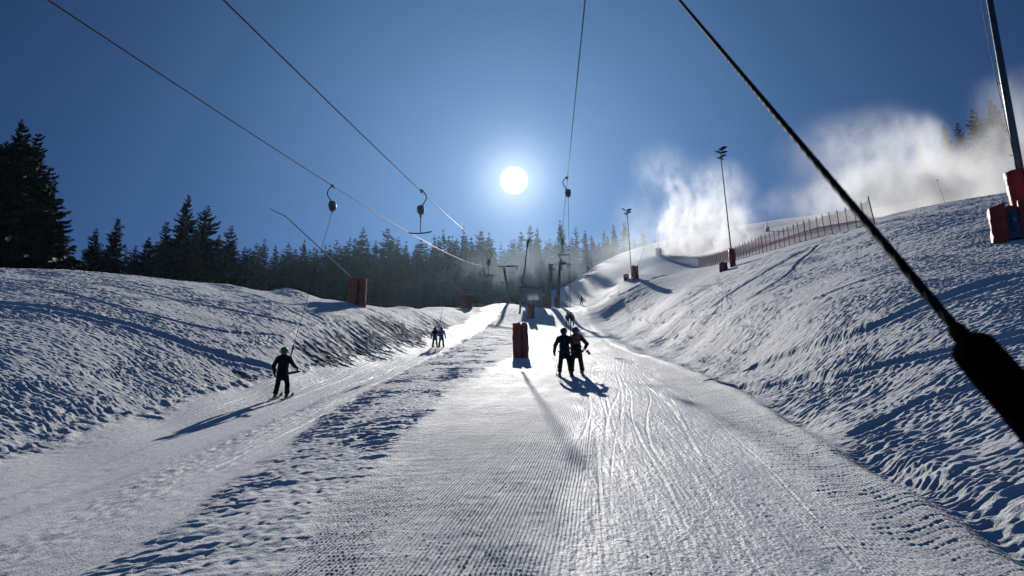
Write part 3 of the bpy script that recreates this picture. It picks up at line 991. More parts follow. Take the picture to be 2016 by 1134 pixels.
# ------------------------------------------------------------------ crash pads, snow lances, lamp masts
def pad(mb, pts, h, th=0.10, z0=0.0, seed=0, flare=0.0, lean=(0, 0)):
    """a thick padded mat standing on edge along a path"""
    r = np.random.default_rng(seed)
    P = [Vector((p[0], p[1], 0)) for p in pts]
    # resample
    Q = []
    for a, b in zip(P, P[1:]):
        n = max(2, int((b - a).length / 0.14))
        for i in range(n):
            Q.append(a.lerp(b, i / n))
    Q.append(P[-1])
    nz = 9
    grid = []
    for i, q in enumerate(Q):
        t = (Q[min(i + 1, len(Q) - 1)] - Q[max(i - 1, 0)]).normalized()
        nrm = Vector((t.y, -t.x, 0))
        col = []
        for j in range(nz):
            f = j / (nz - 1)
            wv = 0.022 * math.sin(9 * f + i * 0.9 + seed) + r.normal(0, 0.008) + flare * f * f
            top = (h + 0.05 * math.sin(i * 1.1 + seed)) * f + z0
            off = Vector((lean[0] * f, lean[1] * f, top))
            puff = th * (0.5 + 0.16 * math.sin(math.pi * ((f * 4) % 1)))
            col.append((mb.bm.verts.new(q + nrm * (wv + puff) + off), mb.bm.verts.new(q + nrm * (wv - puff) + off)))
        grid.append(col)
    for i in range(len(Q) - 1):
        for j in range(nz - 1):
            a, b, c, d = grid[i][j], grid[i + 1][j], grid[i + 1][j + 1], grid[i][j + 1]
            for k in (0, 1):
                f = mb.bm.faces.new((a[k], b[k], c[k], d[k])); f.smooth = True
        for j in (0, nz - 1):
            mb.bm.faces.new((grid[i][j][0], grid[i + 1][j][0], grid[i + 1][j][1], grid[i][j][1]))
    for i in (0, len(Q) - 1):
        for j in range(nz - 1):
            mb.bm.faces.new((grid[i][j][0], grid[i][j + 1][0], grid[i][j + 1][1], grid[i][j][1]))
    return mb


def lance(base, tip, padh, label, kink=None, seed=0, wide=0.8, head=True, sink=0.25, r0=0.06, flip=1, low=None):
    """snow lance: a valve post wrapped in a red crash pad with a long thin pole"""
    base = Vector(base); base.z -= sink
    t = empty('snow_lance', base, 0, label, 'snow lance', 'snow lances along the lift')
    tp = Vector(tip) - base
    st = Vector(low) - base if low is not None else Vector((0, 0.05, padh * 0.8))
    w2 = wide / 2
    pad(MB(), [(-w2, 0.10), (-w2, -0.28), (-0.02 * flip, -0.34)] if flip > 0 else [(w2, 0.10), (w2, -0.28), (0.02, -0.34)], padh + sink, 0.12, 0, seed, 0.02).build('crash_pad', RED, t)
    pad(MB(), [(0.10 * flip, -0.16), (w2 * flip, -0.10), (w2 * flip, 0.34), (-w2 * flip, 0.36), (-w2 * flip, 0.20)], padh + sink, 0.12, 0, seed + 5, -0.03).build('crash_pad', REDDARK, t)
    b = MB(); b.tube([(0, 0.05, 0), (0, 0.05, padh * 0.9 + sink)], 0.07, 10).box((0.0, -0.02, padh * 0.62 + sink), (0.22, 0.24, 0.34), None, 0.02)
    b.tube([(0.10, -0.05, 0.1), (0.10, -0.05, padh * 0.55 + sink)], 0.035, 8)
    b.build('valve_post', BLUEBOX, t)
    s = MB(); s.box((-w2 * flip * 1.0, -0.1, padh * 0.55 + sink), (0.16, 0.10, 0.05)).box((w2 * flip, 0.0, padh * 0.3 + sink), (0.16, 0.10, 0.05)).build('strap', STRAP, t)
    pts = [st]
    if kink is not None:
        pts.append(Vector(kink) - base)
    pts.append(tp)
    Ltot = (tp - st).length
    P = []; Rr = []
    for a, b2 in zip(pts, pts[1:]):
        for i in range(6):
            P.append(a.lerp(b2, i / 6))
    P.append(tp)
    for p in P:
        Rr.append(r0 * (1 - 0.45 * min(1, (p - st).length / Ltot)))
    pl = MB().tube(P, Rr, 8).build('lance_pole', STEEL, t)
    if head:
        d = (tp - pts[-2]).normalized()
        hd = MB().tube([tp - d * 0.05, tp + d * 0.30, tp + d * 0.42], [r0 * 1.1, r0 * 1.2, r0 * 0.5], 10)
        for k in range(3):
            hd.tube([tp + d * (0.08 + 0.1 * k), tp + d * (0.12 + 0.1 * k) + Vector((0.16, -0.06, 0.10))], 0.022, 6)
        hd.build('nozzle_head', STEEL, t)
        MB().box(tp - d * Ltot * 0.33, (0.12, 0.12, 0.12), None, 0.02).build('pole_clamp', STEEL, t)
    return t


p = hit(1026, 704); lance(p, at(1038, 484, p.y + 0.3), 1.95, 'tall upright snow lance in the large red pad before the near skiers', seed=2, wide=0.74, low=at(1023, 618, p.y + 0.1))
p = hit(1046, 627); lance(p, at(1061, 543, p.y + 1.5), 1.95, 'snow lance with a red padded base in front of the lift hut windows', seed=3, wide=0.9)
p = at(703, 603, 60); lance(p, at(531, 411, p.y - 1), 2.3, 'long snow lance leaning far left over the bank from an open red pad', kink=at(562, 426, p.y - 0.8), seed=4, wide=1.2, low=at(694, 548, p.y), head=False, flip=1)
p = hit(919, 607); lance(p, at(862, 525, p.y - 1), 2.0, 'small leaning snow lance with a red pad at the far end of the left bank', seed=5, wide=1.45, head=False)
p = hit(1246, 551); lance(p + Vector((0.5, 0, 0)), at(1272, 478, p.y + 2), 2.4, 'thin snow lance leaning right beside the far floodlight in the mist', seed=6, wide=0.9, head=False)
p = hit(1297, 503); lance(p, at(1294, 446, p.y + 0.5), 1.8, 'snow lance spraying the first plume near the forest edge', seed=7, wide=1.2)
p = at(1510, 441, 185); lance((p.x, p.y, ground(p.x, p.y)), at(1511, 419, 185), 1.2, 'far faint snow lance on the crest of the wide slope', seed=8, wide=0.8)
for px, py, dd, lb in ((1697, 382, 120, 'leftmost snow lance hidden in the big cloud of snow spray'), (1757, 364, 112, 'second snow lance from the left inside the big spray cloud'), (1846, 358, 104, 'snow lance whose jets fan left at the misty trees'), (1853, 287, 140, 'upper snow lance with a long thin jet in front of the misty trees')):
    p = at(px, py, dd); lance((p.x + 0.6, p.y, ground(p.x + 0.6, p.y)), p, 0.45, lb, seed=px % 17, wide=0.5, r0=0.03)


def floodlight(base, top, padh, label, heads, padw=0.5, rad=0.085):
    base = Vector(base); base.z -= 0.2
    t = empty('floodlight_mast', base, 0, label, 'floodlight', 'floodlight masts on the right of the lift')
    tp = Vector(top) - base
    MB().tube([(0, 0, 0), tp * 0.5, tp], [rad, rad * 0.8, rad * 0.6], 10).build('pole', DARK, t)
    f = padw / 2
    if padh:
        pad(MB(), [(-f, f), (-f, -f), (f, -f), (f, f), (-f * 0.9, f)], padh + 0.2, 0.10, 0, 3).build('crash_pad', REDDARK, t)
    MB().tube([tp * 0.985 - Vector((0.5, 0, 0)), tp * 0.985 + Vector((0.5, 0, 0))], 0.035, 6).tube([tp * 0.94 - Vector((0.3, 0, 0)), tp * 0.94 + Vector((0.3, 0, 0))], 0.03, 6).build('bracket', DARK, t)
    for (x, z, ry, rx, s) in heads:
        e = Euler((rx, ry, 0.2))
        m = e.to_matrix()
        c = tp + Vector((x, -0.05, z))
        h = MB().box(c, (0.95 * s, 0.62 * s, 0.10 * s), m, 0.02)
        h.box(c + m @ Vector((0, 0, 0.10 * s)), (0.55 * s, 0.36 * s, 0.14 * s), m, 0.03)
        ho = h.build('lamp_head', DARK, t)
        MB().box(c + m @ Vector((0, 0, -0.055 * s)), (0.86 * s, 0.54 * s, 0.012), m).build('lamp_glass', PALEBOX, ho)
    return t


hd1 = ((0.32, 0.35, -0.65, 0.7, 1.0), (-0.32, -0.12, 0.25, 0.55, 0.9), (0.38, -0.15, -0.5, 0.6, 0.8), (0.30, -0.62, -0.6, 0.5, 0.75), (-0.12, -0.98, 0.25, 0.5, 0.85))
p = hit(1443, 525); floodlight(p, at(1418, 298, p.y), 2.1, 'black floodlight mast with tilted lamp heads in front of the red net fence', hd1)
hd2 = ((-0.6, 0.4, 0.45, 0.5, 0.95), (0.3, 0.3, -0.5, 0.6, 0.95), (0.3, -0.15, -0.5, 0.5, 0.9), (-0.3, -0.5, 0.35, 0.5, 0.8))
p = hit(1244, 549); floodlight(p, at(1234.5, 417, p.y), 0, 'far floodlight mast with spread lamp heads at the edge of the mist', hd2)

# tall steel mast at the right edge
p = hit(2030, 462)
t = empty('steel_mast', p - Vector((0, 0, 0.3)), 0, 'tall steel mast with a red padded foot at the right edge of the photo', 'mast')
o_ = p - Vector((0, 0, 0.3))
tp = at(1936, -70, p.y + 0.2) - o_
MB().tube([(0, 0, 0), tp], [0.165, 0.135], 16).build('pole', STEEL, t)
st = at(1927, -20, p.y + 0.3) - o_
MB().tube([st, at(1962, 160, p.y + 0.1) - o_, at(1997, 312, p.y) - o_, at(2003, 345, p.y) - o_], 0.018, 6).build('stay_cable', DARK, t)
k1 = MB()
for k in range(9):
    q = tp * (0.2 + 0.085 * k)
    k1.tube([q + Vector((-0.12, 0, 0)), q + Vector((-0.34, 0, 0.0))], 0.014, 6)
k1.build('climbing_rungs', STEEL, t)
zpad = (at(2008, 420, p.y) - o_).z
pad(MB(), [(-0.45, 0.1), (-0.42, -0.3), (-0.1, -0.35)], 2.5, 0.14, zpad - 0.6, 9, 0.06).build('crash_pad', RED, t)
pad(MB(), [(-0.05, -0.36), (0.42, -0.3), (0.45, 0.3)], 2.5, 0.14, zpad - 0.6, 10, -0.02).build('crash_pad', REDDARK, t)
# padded valve station beside it
p = hit(1986, 474)
t = empty('padded_valve_station', p - Vector((0, 0, 0.25)), -0.45, 'low red padded valve station in front of the steel mast on the right bank', 'valve station')
pad(MB(), [(-0.5, 0.35), (-0.52, -0.3), (-0.05, -0.45)], 1.75, 0.16, 0, 12, 0.03, (0.12, 0)).build('crash_pad', RED, t)
pad(MB(), [(0.52, -0.30), (0.55, 0.4), (-0.4, 0.45)], 1.85, 0.16, 0, 13, 0.03, (0.12, 0)).build('crash_pad', REDDARK, t)
MB().box((0.22, -0.22, 0.85), (0.46, 0.28, 1.25), None, 0.03).tube([(0.2, -0.42, 0.5), (0.2, -0.42, 1.3)], 0.05, 8).build('valve_box', BLUEBOX, t)
MB().box((0.28, -0.40, 1.0), (0.16, 0.06, 0.2), None, 0.01).build('dial', PALEBOX, t)
# padded boxes at the floodlights' feet
for (px, py, w_, h_, lb) in ((1425, 534, 0.62, 1.0, 'small rust red padded box left of the black floodlight mast'), (1233, 550, 0.6, 0.85, 'small rust red padded box left of the far floodlight mast')):
    p = hit(px, py)
    t = empty('padded_power_box', p - Vector((0, 0, 0.2)), 0.3, lb, 'power box', 'padded boxes at the floodlight masts')
    f = w_ / 2
    pad(MB(), [(-f, f), (-f, -f), (f, -f), (f, f)], h_ + 0.2, 0.10, 0, px % 7).build('crash_pad', REDDARK, t)
    MB().box((0, 0.06, h_ * 0.5), (w_ * 0.62, w_ * 0.6, h_ * 0.95), None, 0.02).build('cabinet', DARK, t)


# ------------------------------------------------------------------ net fence along the right crest
def net_material():
    m = bpy.data.materials.new('pink_safety_net')
    m.use_nodes = True
    nt = m.node_tree; N, L = nt.nodes, nt.links
    uv = N.new('ShaderNodeUVMap'); uv.uv_map = 'metres'
    sp = N.new('ShaderNodeSeparateXYZ'); L.new(uv.outputs[0], sp.inputs[0])
    outs = []
    for i in (0, 1):
        a = N.new('ShaderNodeMath'); a.operation = 'PINGPONG'; a.inputs[1].default_value = 0.025
        L.new(sp.outputs[i], a.inputs[0])
        b = N.new('ShaderNodeMath'); b.operation = 'LESS_THAN'; b.inputs[1].default_value = 0.0060
        L.new(a.outputs[0], b.inputs[0]); outs.append(b.outputs[0])
    mx = N.new('ShaderNodeMath'); mx.operation = 'MAXIMUM'
    L.new(outs[0], mx.inputs[0]); L.new(outs[1], mx.inputs[1])
    d = N.new('ShaderNodeBsdfDiffuse'); d.inputs[0].default_value = (0.60, 0.12, 0.11, 1)
    tl = N.new('ShaderNodeBsdfTranslucent'); tl.inputs[0].default_value = (0.75, 0.20, 0.18, 1)
    ms = N.new('ShaderNodeMixShader'); ms.inputs[0].default_value = 0.6
    L.new(d.outputs[0], ms.inputs[1]); L.new(tl.outputs[0], ms.inputs[2])
    tr = N.new('ShaderNodeBsdfTransparent')
    x = N.new('ShaderNodeMixShader')
    L.new(mx.outputs[0], x.inputs[0]); L.new(tr.outputs[0], x.inputs[1]); L.new(ms.outputs[0], x.inputs[2])
    L.new(x.outputs[0], N['Material Output'].inputs['Surface'])
    return m


fl = []
for k in range(400):
    px = 1729 - k * (1729 - 1373) / 399
    d = 1 / np.interp(px, _cx, [1 / c[2] for c in crest])
    v = ray(px, 480); fl.append((v.x / v.y * d, d))
fl = np.array(fl); acc = np.r_[0, np.cumsum(np.hypot(*np.diff(fl, axis=0).T))]
NP_ = 46
POSTRED = material('red_fence_post', (0.55, 0.07, 0.05), 0.5, 0, 0.2, 4, transl=0.35)
fence = empty('net_fence', (fl[0, 0], fl[0, 1], ground(*fl[0])), 0, 'long red net fence on thin posts along the crest of the right bank', 'fence')
fo = Vector(fence.location)
posts = []
for k in range(NP_):
    a = acc[-1] * k / (NP_ - 1)
    x, y = np.interp(a, acc, fl[:, 0]), np.interp(a, acc, fl[:, 1])
    hgt = 2.15 if k else 2.45
    b0 = Vector((x, y, ground(x, y) - 0.1)) - fo
    tp = b0 + Vector((r_.normal(0, 0.05) - (0.12 if k == 0 else 0), r_.normal(0, 0.04), hgt))
    posts.append((b0, tp, a))
    MB().tube([b0, tp], 0.034 if k % 9 else 0.050, 6).build('post', POSTRED, fence)
V, F, UVs = [], [], []
for k, ((b0, t0, a0), (b1, t1, a1)) in enumerate(zip(posts, posts[1:])):
    for i in range(6):
        f0 = i / 6; f1 = (i + 1) / 6
        sag = lambda f: 0.18 * 4 * f * (1 - f)
        q = []
        for f in (f0, f1):
            lo = b0.lerp(b1, f) + Vector((0, -0.03, 0.18)); hi = (b0 + (t0 - b0) * 0.95).lerp(b1 + (t1 - b1) * 0.95, f) - Vector((0, 0.03, sag(f)))
            q.append((lo, hi, a0 + (a1 - a0) * f))
        i0 = len(V)
        V += [q[0][0], q[1][0], q[1][1], q[0][1]]; F.append((i0, i0 + 1, i0 + 2, i0 + 3))
        UVs += [(q[0][2], 0), (q[1][2], 0), (q[1][2], 1.8), (q[0][2], 1.8)]
me = np_mesh('net', [tuple(v) for v in V], F, [net_material()], False)
ul = me.uv_layers.new(name='metres'); ul.data.foreach_set('uv', np.array(UVs, np.float32).ravel())
o = link(bpy.data.objects.new('net', me)); o.parent = fence


# ------------------------------------------------------------------ lift hut
p = hit(1052, 605)
hb = Vector((p.x, 127.0, ground(p.x, 127.0) - 0.3))
hut = empty('lift_hut', hb, -0.18, 'small grey lift hut with a slanting roof and bright windows between the towers', 'hut')
HW, HD, HH = 3.0, 1.7, 3.1
m = MB()
ws0, ws1, wz0, wz1 = -1.1, 1.1, 1.2, 2.65


def wall_with_hole(m, y, th):
    m.box((0, y, wz0 / 2), (HW, th, wz0))
    m.box((0, y, (wz1 + HH) / 2), (HW, th, HH - wz1))
    m.box(((-HW / 2 + ws0) / 2, y, (wz0 + wz1) / 2), (ws0 + HW / 2, th, wz1 - wz0))
    m.box(((HW / 2 + ws1) / 2, y, (wz0 + wz1) / 2), (HW / 2 - ws1, th, wz1 - wz0))


wall_with_hole(m, -HD / 2, 0.08); wall_with_hole(m, HD / 2, 0.08)
m.box((-HW / 2 + 0.04, 0, HH / 2), (0.08, HD - 0.085, HH)); m.box((HW / 2 - 0.04, 0, HH / 2), (0.08, HD - 0.085, HH))
for k in range(13):
    m.box((-HW / 2 + 0.12 + k * (HW - 0.24) / 12, -HD / 2 - 0.05, wz0 / 2), (0.04, 0.022, wz0 - 0.02))
    m.box((HW / 2 + 0.011, -HD / 2 + 0.12 + k * (HD - 0.24) / 12, HH / 2), (0.022, 0.04, HH - 0.02))
m.build('wall', WOODWALL, hut)
rf = MB()
sl = Euler((-0.07, 0.06, 0))
rf.box((0, -0.35, HH + 0.16), (HW + 1.3, HD + 1.1, 0.16), sl)
ro = rf.build('roof', ROOFM, hut)
fm = MB(); fm.box((0, -HD / 2 - 0.92, HH + 0.22), (HW + 1.32, 0.05, 0.30), sl).box((HW / 2 + 0.68, -0.35, HH + 0.08), (0.05, HD + 1.12, 0.30), sl)
fm.build('fascia', DARK, ro)
for sy in (-1, 1):
    for a, b in ((ws0, -0.04), (0.04, ws1)):
        f = MB(); yy = sy * (HD / 2 + 0.0)
        for x in (a + 0.03, b - 0.03, (a + b) / 2):
            f.box((x, yy, (wz0 + wz1) / 2), (0.06, 0.10, wz1 - wz0))
        for z in (wz0 + 0.03, wz1 - 0.03):
            f.box(((a + b) / 2, yy, z), (b - a - 0.12, 0.094, 0.06))
        fo_ = f.build('window', FRAMEM, hut)
        MB().box(((a + b) / 2, yy, (wz0 + wz1) / 2), (b - a - 0.13, 0.012, wz1 - wz0 - 0.13)).build('pane', GLASS, fo_)
d = MB(); d.box((HW / 2 + 0.03, 0.3, 1.05), (0.05, 0.85, 2.0)); d.build('door', ROOFM, hut)
MB().tube([(HW / 2 + 0.06, 0.0, 1.05), (HW / 2 + 0.12, 0.0, 1.05), (HW / 2 + 0.12, 0.12, 1.05)], 0.015, 6).build('door_handle', STEEL, hut)
MB().box((-HW / 2 - 0.25, -HD / 2 + 0.1, 0.75), (0.5, 0.6, 1.5), None, 0.03).build('switch_cabinet', DARK, hut)
# dark round gauge on a stake between hut and tower
p = at(1019, 597, 128.0)
q = Vector((p.x, p.y, ground(p.x, p.y) - 0.2))
t = empty('marker_stake', q, 0, 'short stake with a dark round head between the hut and the single post tower', 'marker')
MB().tube([(0, 0, 0), (0, 0, p.z - q.z)], 0.03, 6).build('stake', DARK, t)
MB().ball((0, 0, p.z - q.z + 0.1), 0.22, 12, (1, 0.5, 1)).build('round_head', BLACK, t)

# ------------------------------------------------------------------ haul cables
TL = 138.0


def quad(*pts):
    """smooth cable through three or four points, as a function of y"""
    P = np.array([tuple(q) for q in pts])
    wts = 1 / P[:, 1]
    cx = np.polyfit(P[:, 1], P[:, 0], min(2, len(P) - 1), w=wts)
    cz = np.polyfit(P[:, 1], P[:, 2], min(2, len(P) - 1), w=wts)
    t0 = np.polyval(np.polyder(cx), 3.0), np.polyval(np.polyder(cz), 3.0)

    def f(y):
        q = max(y, 3.0)
        return Vector((float(np.polyval(cx, q) + t0[0] * (y - q)), y, float(np.polyval(cz, q) + t0[1] * (y - q))))
    return f


cab1 = quad(at(95, 0, 8.87), at(672, 378, 23.9), at(820, 464, 46), at(984, 528, TL))
cab2 = quad(at(440, 0, 8.1), at(845, 393, 25.6), at(908, 446, 48), at(1017, 528, TL))
cab3 = quad(at(1152, 0, 11.6), at(1117, 350, 31.0), at(1104, 521, 134.0))


def haul_cable(fn, y0, y1, label, r=0.011):
    ys = np.r_[np.linspace(y0, 0, 8)[:-1], np.geomspace(1, y1 + 1, 60) - 1] if y0 < 0 else np.linspace(y0, y1, 30)
    pts = [fn(float(y)) for y in ys]
    o = MB().tube(pts, [r + 0.00014 * max(0, p.y) for p in pts], 6).build('haul_cable', CABLE)
    return tag(o, label, 'cable', 'haul cables')


haul_cable(cab1, -26, TL, 'leftmost haul cable, carrying the tow bar of the skier in the green helmet')
haul_cable(cab2, -26, TL, 'second haul cable from the left, carrying the empty hanging tow bar')
haul_cable(cab3, -26, 134, 'haul cable above the lift track right of the sun')


# ------------------------------------------------------------------ lift towers
def sheaves(mb, c, n, step, r=0.16, axis='y'):
    for k in range(n):
        y = (k - (n - 1) / 2) * step
        mb.tube([Vector(c) + Vector((-0.05, y, 0)), Vector(c) + Vector((0.05, y, 0))], r, 14)
    return mb


bl = Vector((at(1006, 600, TL).x, TL, 0)); bl.z = ground(bl.x, TL) - 0.3
tw = empty('lift_tower', bl, 0, 'grey T shaped single post lift tower left of the hut', 'lift tower', 'lift towers')
tp = at(992, 527, TL) - bl
MB().tube([(0, 0, 0), tp * 0.5, tp], [0.36, 0.29, 0.24], 12).build('post', TOWER, tw)
a_, b_ = at(979, 525.5, TL) - bl, at(1020, 523.5, TL) - bl
MB().box((a_ + b_) / 2, ((b_ - a_).length, 0.26, 0.26), None, 0.02).build('crossarm', TOWER, tw)
for px in (984, 1017):
    q = at(px, 530, TL) - bl
    s = MB().tube([(q.x, 0, tp.z), q], 0.06, 6).box(q + Vector((0, 0, -0.1)), (0.08, 1.4, 0.14), None, 0.01)
    so_ = s.build('sheave_beam', TOWER, tw)
    sheaves(MB(), q + Vector((0.14, 0, -0.05)), 4, 0.36).build('sheave', DARK, so_)
MB().tube([at(984, 533, TL) - bl, at(986, 536, TL) - bl, at(1012, 536, TL) - bl], 0.05, 6).build('catch_bar', DARK, tw)
pad(MB(), [(-0.5, 0.4), (-0.45, -0.42), (0.45, -0.42), (0.5, 0.4)], 1.35, 0.14, 0, 31).build('crash_pad', REDDARK, tw)
MB().box((0.62, -0.1, 0.7), (0.35, 0.4, 1.3), None, 0.03).build('cabinet', DARK, tw)

TR = 134.0
br = Vector((at(1097, 607, TR).x, TR, 0)); br.z = ground(br.x, TR) - 0.3
tw = empty('lift_tower', br, 0, 'two post lift tower with a shared crossarm right of the hut', 'lift tower', 'lift towers')
tp = at(1102, 522, TR) - br
MB().tube([(0, 0, 0), tp * 0.5, tp], [0.40, 0.30, 0.24], 12).build('post', TOWER, tw)
lo = at(1077, 604, TR) - br; lo.z = ground(br.x + lo.x, TR) - 0.3 - br.z
hi = at(1086, 522, TR) - br
MB().tube([lo, (lo + hi) / 2, hi], [0.62, 0.48, 0.30], 12).build('post', TOWER, tw)
a_, b_ = at(1079, 521, TR) - br, at(1124, 519.5, TR) - br
MB().box((a_ + b_) / 2, ((b_ - a_).length, 0.20, 0.16), None, 0.02).build('crossarm', TOWER, tw)
MB().box(at(1107, 518.5, TR) - br, (1.5, 0.5, 0.40), None, 0.04).build('motor_housing', DARK, tw)
MB().box(at(1084, 525, TR) - br, (0.8, 0.6, 0.9), None, 0.08).build('post_head', TOWER, tw)
for q in (at(1090, 530, TR) - br, at(1105, 529.5, TR) - br):
    MB().box(q, (0.5, 0.4, 0.4), None, 0.05).build('bracket', DARK, tw)
for px in (1104, 1117):
    q = at(px, 523.5, TR) - br
    s = MB().box(q, (0.10, 1.6, 0.14), None, 0.01)
    so_ = s.build('sheave_beam', TOWER, tw)
    sheaves(MB(), q + Vector((0.14, 0, 0.0)), 4, 0.40).build('sheave', DARK, so_)
pad(MB(), [(lo.x - 0.75, 0.5), (lo.x - 0.7, -0.6), (lo.x + 0.65, -0.6), (lo.x + 0.7, 0.5)], 2.5, 0.16, lo.z, 33, 0.03).build('crash_pad', REDDARK, tw)
pad(MB(), [(-0.42, 0.4), (-0.38, -0.45), (0.38, -0.45), (0.42, 0.4)], 2.3, 0.14, 0, 34).build('crash_pad', RED, tw)

e0 = at(1121, 521, TR); e1 = at(1214, 487, 196)
fn4 = lambda y: e0.lerp(e1, (y - TR) / (196 - TR)) - Vector((0, 0, 1.2 * 4 * ((y - TR) / (196 - TR)) * (1 - (y - TR) / (196 - TR))))
haul_cable(fn4, TR, 196, 'haul cable running on up the far slope from the two post tower', 0.02)


# ------------------------------------------------------------------ tow bars
def tow_hanger(c, label, side=1, k=0.88, rod=True, rope_to=None, bar=None, turn=0.0, thick=1.0, fat=1.0):
    """spring box hung from the haul cable; with its bar drawn in, or with the rope pulled out to rope_to (the top of the rod) and bar (its crossbar centre)"""
    t = empty('tow_bar', c, 0, label, 'tow bar', 'tow bars on the haul cables')
    V3 = lambda x, y, z: Vector((x * k * side, y * k, z * k))
    arm = [V3(-0.02, 0, 0.0), V3(-0.10, 0, -0.03), V3(-0.20, 0, -0.14), V3(-0.235, 0, -0.28), V3(-0.20, 0, -0.42), V3(-0.11, 0, -0.55), V3(-0.03, 0, -0.66)]
    MB().tube(arm, 0.022 * k * thick, 8).build('hanger_arm', DARK, t)
    MB().box((0, 0, 0.0), (0.07 * k, 0.30 * k, 0.07 * k), None, 0.01).box((-0.05 * k * side, 0, 0.02), (0.12 * k, 0.10 * k, 0.05 * k)).build('cable_grip', DARK, t)
    b = MB().tube([V3(0, -0.13, -0.83), V3(0, -0.10, -0.83), V3(0, 0.10, -0.83), V3(0, 0.13, -0.83)], [0.11 * k, 0.15 * k, 0.15 * k, 0.11 * k], 16)
    b.box(V3(0, 0, -0.83), (0.25 * k, 0.20 * k, 0.36 * k), None, 0.04 * k).box(V3(0, 0, -1.03), (0.09 * k, 0.09 * k, 0.10 * k))
    b.build('spring_box', PALEBOX, t)
    if rod:
        MB().tube([V3(0, 0, -1.06), V3(0, 0, -1.18)], [0.03 * k * thick, 0.03 * k * thick], 8).tube([V3(0, 0, -1.15), V3(0, 0, -1.85)], 0.017 * k * thick, 8).build('tow_rod', DARK, t)
        c_, s_ = math.cos(turn), math.sin(turn)
        X = [(-0.48, 0.05), (-0.40, 0.015), (-0.2, -0.01), (0, -0.015), (0.2, -0.01), (0.40, 0.015), (0.48, 0.05)]
        MB().tube([V3(x * c_, x * s_, -1.85 + z) for x, z in X], [0.02 * k * thick] + [0.027 * k * thick] * 5 + [0.02 * k * thick], 8).build('crossbar', BLACK, t)
    else:
        o = Vector(c)
        s0 = V3(0, 0, -1.05)
        MB().tube([s0, (s0 + rope_to - o) / 2 - Vector((0, 0, 0.04)), rope_to - o], 0.008 * thick, 6).build('tow_rope', CORD, t)
        bt = rope_to - o; bb = bar[1] - o
        MB().tube([bt, bt.lerp(bb, 0.12), bt.lerp(bb, 0.15), bb], [0.018 * fat, 0.026 * fat, 0.014 * fat, 0.014 * fat], 8).build('tow_rod', DARK, t)
        q0, q1 = bar[0] - o, bar[2] - o
        MB().tube([q0, q0.lerp(bb, 0.2), bb, q1.lerp(bb, 0.2), q1], [0.016, 0.028 * (0.5 + fat / 2), 0.026 * (0.5 + fat / 2), 0.028 * (0.5 + fat / 2), 0.016], 10).build('crossbar', BLACK, t)
    return t


tow_hanger(cab2(25.6), 'empty tow bar with a black crossbar hanging from the second cable from the left', -1, turn=0.12)
for fn, px, side, rod, lb, k in ((cab1, 884, 1, False, '', 1.3), (cab2, 962, -1, True, 'empty tow bar hanging high left of the single post tower', 1.35), (cab1, 955, 1, True, 'empty tow bar hanging lower left of the single post tower, behind another', 1.35),
                                 (cab3, 1106, 1, True, 'tow bar with its crossbar hanging right above the two post tower', 1.05), (cab3, 1101.5, 1, False, '', 1.3)):
    ys = np.linspace(20, 131, 400)
    if fn is cab3:
        tgt = 458 if px == 1106 else 497
        y = float(ys[np.argmin([abs(project(fn(float(v)))[1] - tgt) for v in ys])])
    else:
        y = float(ys[np.argmin([abs(project(fn(float(v)))[0] - px) for v in ys])])
    if rod:
        tow_hanger(fn(y), lb, side, k, thick=1.6)
    elif fn is cab1:
        # the two riders below hold this one
        CARRY_PAIR = fn(y)
    else:
        CARRY_FAR = fn(y)
for px, py, d, lb in ((1023, 549, 150, 'small far tow bar just right of the single post tower'), (988, 545, 150, 'small far tow bar just left of the single post tower'), (1142, 507, 152, 'small far tow bar on the cable up the far slope')):
    tow_hanger(fn4(152.0) if px == 1142 else at(px, py, d), lb, 1, 1.5, thick=1.5)


